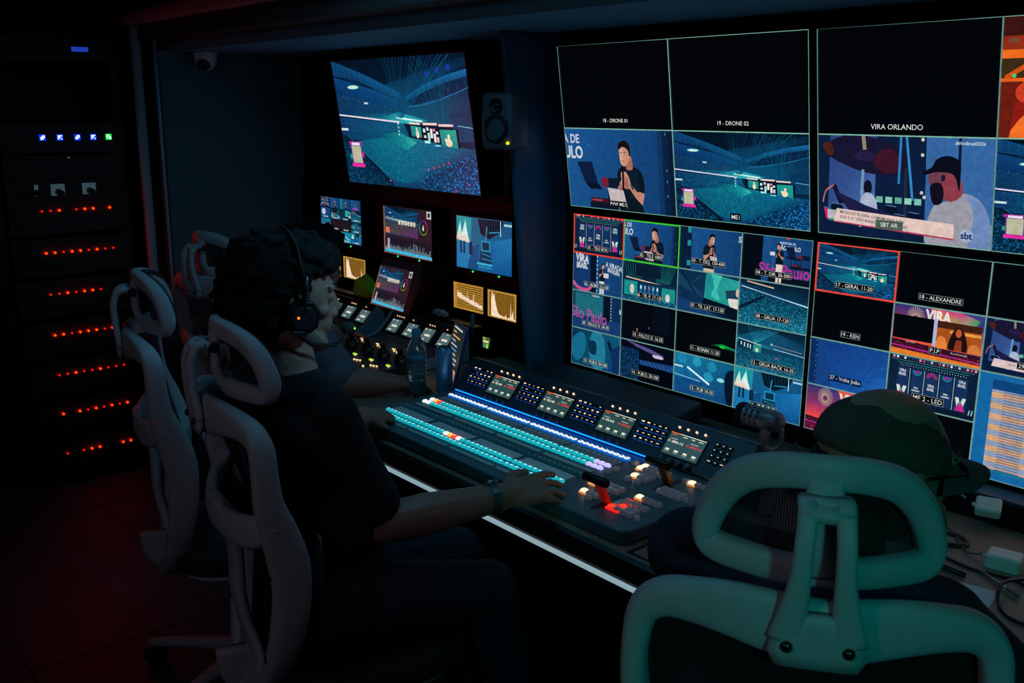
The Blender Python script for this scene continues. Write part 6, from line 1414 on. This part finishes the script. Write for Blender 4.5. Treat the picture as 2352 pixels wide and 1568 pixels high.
def person(tagd, Mh, hs, neck, chest, belly, hips, Rs, Re, Rw, Ls, Le, Lw, knees, ankles, girth=1.0):
    """returns a mesh builder for the body, one for the shirt and one for the trousers"""
    b = MB(); head(b, Mh, hs)
    nb = Mh @ V((0, -.035, -.06)); chain(b, [(nb, .056), (neck, .060), (V(neck) + V((0, 0, -.05)), .075)])
    for S, E_, W in ((Rs, Re, Rw), (Ls, Le, Lw)):
        chain(b, [(V(neck) + V((0, 0, -.05)), .07), (S, .050), ((V(S) + V(E_)) / 2, .046), (E_, .046), ((V(E_) * .65 + V(W) * .35), .049), ((V(E_) * .25 + V(W) * .75), .038), (W, .030)])
    def torso(mb, k):
        chain(mb, [(V(neck) + V((0, 0, -.06)), .07 + k), (chest, .115 * girth + k), (belly, .125 * girth + k), (hips, .13 * girth + k)])
        ax = (V(Rs) - V(Ls)).normalized()
        for p, w, r in ((chest, .085, .105), (belly, .06, .115), (hips, .07, .12)):
            for q in (-1, 1): mb.sphere(V(p) + ax * w * q, r * girth + k, nu=16, nv=10)
        for S in (Rs, Ls): chain(mb, [(V(neck) + V((0, 0, -.06)), .06 + k), (S, .056 + k)])
    torso(b, 0)
    sh = MB(); torso(sh, .012)
    for S, E_ in ((Rs, Re), (Ls, Le)): chain(sh, [(S, .066), (V(S) * .5 + V(E_) * .5, .062), (V(S) * .22 + V(E_) * .78, .066)])
    tr = MB(); chain(tr, [(hips, .135 * girth), (hips, .135 * girth)])
    ax = (V(Rs) - V(Ls)).normalized()
    for q, K, A in ((1, knees[0], ankles[0]), (-1, knees[1], ankles[1])):
        h0 = V(hips) + ax * .09 * q; chain(tr, [(h0, .105), ((h0 + V(K)) / 2, .088), (K, .066), ((V(K) + V(A)) / 2, .062), (A, .05)])
    so = []
    for A, K in zip(ankles, knees):
        d = V(K) - V(hips); d.z = 0; d.normalize(); s = MB(); capsule(s, V(A) + V((0, 0, -.02)), V(A) + d * .06 + V((0, 0, -.035)), .045, .042); capsule(s, V(A) + d * .06 + V((0, 0, -.035)), V(A) + d * .15 + V((0, 0, -.045)), .042, .034); so.append(s)
    return b, sh, tr, so

# --- operator with the headset
face = V((.185, .983, -.10)); Mh = headmat((-1.928, 1.000, 1.292), face, (.03, .0, 1))
W1 = V((-1.622, 1.375, .822))
Rs, Re = V((-1.785, 1.01, 1.050)), V((-1.715, 1.095, .80)); Ls, Le, Lw = V((-2.14, 1.085, 1.05)), V((-2.27, 1.22, .85)), V((-2.345, 1.445, .822))
b, sh, tr, so = person(None, Mh, 1.03, V((-1.905, .985, 1.150)), V((-1.915, 1.015, .98)), V((-1.872, 1.03, .80)), V((-1.84, 1.02, .61)), Rs, Re, W1, Ls, Le, Lw,
                       (V((-1.66, 1.36, .58)), V((-1.86, 1.42, .58))), (V((-1.62, 1.43, .09)), V((-1.88, 1.50, .09))), 1.02)
hand(b, W1, (.20, .93, .02), (.40, -.55, .72), (-.7, .1, .5), (.20, .26, .2), .05, 1.10, .13)
hand(b, Lw, (-.05, .80, -.12), (.2, .1, 1), (1, .1, .1), (1.15, 1.2, .8), .55, 1.0, .0)
p1 = remeshed(b, 'person', m_skin, None, .0042, 3); tag(p1, 'person in dark tee wearing a headset, right hand reaching for the fader lever', 'person')
remeshed(sh, 'shirt', m_navy, p1, .006, 5); remeshed(tr, 'trousers', m_jean, p1, .007, 4)
for s in so: remeshed(s, 'shoe', m_shoe, p1, .007, 2)
face_parts(Mh, p1)
curls('hair', [(Mh, (0, -.045, .055), (.098, .105, .090)), (Mh, (0, .005, .085), (.082, .088, .060)), (Mh, (0, -.075, -.01), (.088, .078, .085)), (Mh, (.0, -.08, -.055), (.070, .055, .055)), (Mh, (0, .052, .095), (.066, .045, .036))], m_hair, p1, 1300, 5, (.006, .0115),
      keep=lambda p: not (p.y > .03 and p.z < .065) )
bd_ = MB(); E3 = lambda c, r: ellip(bd_, c, r, Mh)
E3((0, .062, -.088), (.047, .034, .022)); E3((0, .084, -.103), (.024, .018, .018))
for q in (-1, 1): capsule(bd_, Mh @ V((q * .058, .0, -.055)), Mh @ V((q * .026, .068, -.096)), .0225, .0205)
capsule(bd_, Mh @ V((-.018, .0985, -.047)), Mh @ V((.018, .0985, -.047)), .0045)
remeshed(bd_, 'beard', mat('stubble', '#6c5850', .8, noise=.4, nscale=400), p1, .004, 2)
# headset worn by the operator
hsr = empty('headset', tuple(Mh @ V((0, 0, 0))), label='black intercom headset with boom microphone worn over curly hair', cat='headset'); hsr.matrix_world = Mh
hb = MB(); hb.sweep([(p, .011, .004, None)[:3] for p in spl([(.104, .004, -.01), (.104, .0, .05), (.088, -.01, .105), (.05, -.015, .138), (0, -.018, .148), (-.05, -.015, .138), (-.088, -.01, .105), (-.104, 0, .05), (-.104, .004, -.01)], 5)], 8, up=(0, 1, 0)); hb.build('headband', m_black, hsr)
for q in (-1, 1):
    cupm = Matrix.Translation((q * .088, .004, -.022)) @ Matrix.Rotation(R(90) * q, 4, 'Y')
    oct_ = [(.034, -.020), (.034, .016), (.020, .034), (-.012, .037), (-.034, .020), (-.038, -.012), (-.020, -.034), (.016, -.036)]
    c_ = MB().prism([(a * 1.04, b_ * 1.04) for a, b_ in oct_], -.012, .018, 'z', M=cupm).build('ear_cup', m_black, hsr); bevel(c_, .005, 3)
    c_ = MB().prism([(a * .72, b_ * .72) for a, b_ in oct_], .016, .026, 'z', M=cupm).build('ear_cup_cover', mat('cup_cover', '#24282e', .4), hsr); bevel(c_, .003, 2)
    MB().cyl((q * .100, .006, .026), (q * .110, .006, .026), .009, n=16).build('hinge_knob', mat('knob_steel', '#7c8890', .3, metal=.7), hsr)
    MB().sweep([((q * .106, .004, .02), .008, .004), ((q * .112, .002, .07), .008, .004)], 8, up=(0, 1, 0)).build('slider', mat('slider_steel', '#5c6468', .3, metal=.8), hsr)
MB().cyl((.113, -.010, -.020), (.1155, -.010, -.020), .003, n=8).build('indicator_light', mat('led_orange', '#400', .4, emit='#ff6020', es=3.0), hsr)
MB().box((.1135, -.020, -.052), (.1145, .006, -.049)).build('print', mat('print_grey', '#5c646c', .5), hsr)
bm_ = MB().sweep([(p, .0045, .0035) for p in spl([(.100, -.002, -.058), (.098, .03, -.082), (.078, .085, -.088), (.052, .118, -.082), (.035, .133, -.070)], 6)], 8); bm_.build('boom', m_black, hsr)
MB().sphere((.030, .136, -.062), .015, .018, .015).build('microphone_foam', mat('mic_foam', '#15161a'), hsr)
MB().sphere((.040, .146, -.060), .0028).build('indicator_light', mat('led_greenish', '#240', .4, emit='#38ff08', es=40.0), hsr)
# watch
wt = empty('wristwatch', tuple(W1 + V((-.005, -.03, 0))), label='steel wristwatch on the arm reaching across the mixer', cat='watch')
ad = V((.10, .27, .02)).normalized(); dd = (W1 - Re).normalized(); u_ = dd.orthogonal().normalized(); v_ = dd.cross(u_)
ringp = [(u_ * math.cos(t) * .0335 + v_ * math.sin(t) * .0335, .0018, .009, tuple(dd)) for t in [2 * math.pi * i / 28 for i in range(28)]]
mb = MB(); n_ = 28
for (p, a, c_, uu) in ringp: pass
vs = []; fs = []
for p, *_ in ringp:
    o_ = p.normalized()
    for rr_, hh_ in ((-.001, -.009), (.002, -.009), (.002, .009), (-.001, .009)): vs.append(p + o_ * rr_ + dd * hh_)
for i in range(28):
    j = (i + 1) % 28
    for k in range(4): l = (k + 1) % 4; fs.append((i * 4 + k, i * 4 + l, j * 4 + l, j * 4 + k))
mb.add(vs, fs); mb.build('bracelet', mat('watch_steel', '#8c9498', .3, metal=.8), wt)
up_ = V((-.6, -.2, 1)); up_ = (up_ - dd * up_.dot(dd)).normalized()
MB().cyl(up_ * .032, up_ * .042, .017, n=24).build('case', mat('watch_steel', '#8c9498'), wt)
MB().cyl(up_ * .042, up_ * .043, .014, n=24).build('dial', mat('watch_dial', '#0c1014', .2), wt)

# --- operator behind, mostly hidden
Mh2 = headmat((-2.972, 1.632, 1.172), (.10, .99, -.15), (0, 0, 1))
R2w = V((-2.66, 1.775, .795))
b, sh, tr, so = person(None, Mh2, 1.0, V((-3.01, 1.575, 1.035)), V((-3.08, 1.53, .90)), V((-3.20, 1.51, .74)), V((-3.31, 1.56, .60)), V((-2.86, 1.585, .945)), V((-2.78, 1.64, .80)), R2w, V((-3.24, 1.62, .945)), V((-3.40, 1.72, .82)), V((-3.36, 1.93, .81)),
                       (V((-3.18, 1.96, .58)), V((-3.42, 1.97, .58))), (V((-3.18, 1.93, .09)), V((-3.42, 1.93, .09))))
hand(b, R2w, (.25, .9, -.1), (0, 0, 1), (-1, 0, 0), (.4, .5, .4), .3, 1.0, .03)
hand(b, V((-3.36, 1.93, .81)), (.0, 1, .1), (0, 0, 1), (1, 0, 0), (.4, .5, .4), .3, 1.0, .03)
p2 = remeshed(b, 'person', m_skin, None, .0055, 3); tag(p2, 'person in grey shirt mostly hidden behind the headset wearer, forearm reaching to the bottle', 'person')
remeshed(sh, 'shirt', mat('shirt_grey', '#5c6c78', .85, noise=.2, nscale=25, bump=.3, bscale=60), p2, .007, 5); remeshed(tr, 'trousers', m_jean, p2, .008, 4)
for s in so: remeshed(s, 'shoe', m_shoe, p2, .008, 2)
face_parts(Mh2, p2, .98)
curls('hair', [(Mh2, (0, -.03, .06), (.090, .100, .080)), (Mh2, (0, .01, .085), (.078, .085, .058)), (Mh2, (0, .055, .095), (.06, .045, .035)), (Mh2, (0, -.06, .0), (.08, .07, .075))], m_hair, p2, 800, 9, (.007, .012), .005, keep=lambda p: not (p.y > .03 and p.z < .06))
wb2 = MB(); d2 = (R2w - V((-2.78, 1.64, .80))).normalized()
wb2.cyl(R2w - d2 * .035, R2w - d2 * .012, .0315, .030, n=24); o = wb2.build('wristband', mat('band_blue', '#1c3c80', .7)); tag(o, 'blue wristband on the forearm beside the water bottle', 'wristband')

# --- person in a cap behind the teal-lit chair
Mh3 = headmat((-.668, 1.30, 1.186), (.40, .90, -.14), (.08, .2, 1))
b, sh, tr, so = person(None, Mh3, 1.0, V((-.70, 1.25, 1.05)), V((-.70, 1.19, .95)), V((-.70, 1.17, .78)), V((-.69, 1.15, .61)), V((-.52, 1.20, 1.03)), V((-.42, 1.36, .86)), V((-.50, 1.55, .86)), V((-.885, 1.13, 1.03)), V((-.87, 1.33, .86)), V((-.66, 1.42, 1.01)),
                       (V((-.62, 1.56, .58)), V((-.86, 1.52, .58))), (V((-.60, 1.62, .09)), V((-.86, 1.6, .09))))
hand(b, V((-.66, 1.42, 1.01)), (.18, .02, 1), (.5, .8, -.1), (-.6, .3, .5), (.3, .45, .4), .3, 1.0, .1)
hand(b, V((-.50, 1.55, .86)), (-.05, .9, -.35), (0, .3, 1), (-1, 0, 0), (.3, .4, .3), .2, 1.0, .05)
p3 = remeshed(b, 'person', mat('skin_lit', '#b08070'), None, .0045, 3) if False else remeshed(b, 'person', m_skin, None, .0045, 3)
tag(p3, 'person in a cap leaning with hand at chin, seen from behind the teal-lit chair', 'person')
remeshed(sh, 'shirt', mat('shirt_blue', '#141c34', .85, noise=.2, nscale=25, bump=.3, bscale=60), p3, .006, 5); remeshed(tr, 'trousers', m_jean, p3, .008, 4)
for s in so: remeshed(s, 'shoe', m_shoe, p3, .008, 2)
face_parts(Mh3, p3)
hr = MB(); ellip(hr, (0, -.035, -.005), (.083, .082, .062), Mh3); remeshed(hr, 'hair', m_hair, p3, .006, 2)
gl = empty('glasses', (0, 0, 0), label='dark glasses on the face under the cap', cat='glasses'); gl.matrix_world = Mh3
for q in (-1, 1):
    MB().sphere((q * .036, .098, .010), .027, .004, .020).build('lens', mat('dark_lens', '#0a0c10', .1, spec=.8), gl); MB().sweep([((q * .064, .088, .018), .003, .002), ((q * .083, .0, .012), .003, .002)], 6, up=(0, 0, 1)).build('temple', m_black, gl)
cp = empty('cap', (0, 0, 0), label='faded green-grey baseball cap with curved brim pointing at the schedule sheet', cat='cap'); cp.matrix_world = Mh3
mb = MB(); vs = []; fs = []; NU, NV = 48, 14
for j in range(NV + 1):
    ph = (math.pi * .5 + .12) * j / NV
    for i in range(NU):
        t = 2 * math.pi * i / NU
        w_ = 1 + .012 * math.sin(6 * t) * math.sin(ph) + .006 * math.sin(17 * t + ph * 6)
        vs.append((.086 * math.sin(ph) * math.cos(t) * w_, -.010 + .106 * math.sin(ph) * math.sin(t) * w_, .032 + .076 * math.cos(ph) * (1 + .02 * math.sin(5 * t)) + .012 * math.sin(ph) * -math.sin(t)))
for j in range(NV):
    for i in range(NU): k = (i + 1) % NU; fs.append((j * NU + i, (j + 1) * NU + i, (j + 1) * NU + k, j * NU + k))
mb.add(vs, fs, 0, True)
co = mb.build('crown', mat('cap_cloth', '#48423a', .9, noise=.35, nscale=22, bump=.6, bscale=70), cp)
sd = co.modifiers.new('thick', 'SOLIDIFY'); sd.thickness = .003
mb = MB(); vs = []; fs = []; NR = 8; NA = 20
for s_ in (0, 1):
    for j in range(NR + 1):
        for i in range(NA + 1):
            a = (i / NA - .5) * 2; yy = .085 + .092 * (j / NR) * math.sqrt(max(0, 1 - abs(a) ** 2.6)) - .045 * a * a; xx = a * (.078 + .004 * j / NR)
            vs.append((xx, yy, .032 - .020 * (j / NR) - .024 * a * a + (.0032 if s_ else 0)))
m1 = (NR + 1) * (NA + 1)
for s_ in (0, 1):
    for j in range(NR):
        for i in range(NA):
            a = s_ * m1 + j * (NA + 1) + i; q = (a, a + 1, a + NA + 2, a + NA + 1); fs.append(q if s_ else tuple(reversed(q)))
for i in range(NA): a = NR * (NA + 1) + i; fs.append((a, a + 1, m1 + a + 1, m1 + a))
mb.add(vs, fs, 0, True); mb.build('brim', mat('cap_brim', '#4c4c4c', .85, noise=.2, nscale=40), cp)
MB().sphere((0, -.010, .109), .006, .006, .003).build('button', mat('cap_cloth', '#48423a'), cp)

# glossy round object seen through the far chair
go = MB().sphere((0, 0, 0), .050, .050, .048).build('round_helmet', mat('gloss_black', '#05070c', .08, spec=.9)); go.location = (-3.05, 1.36, 1.07)
tag(go, 'glossy dark round shape reflecting blue, seen through the back of the far chair', 'helmet')
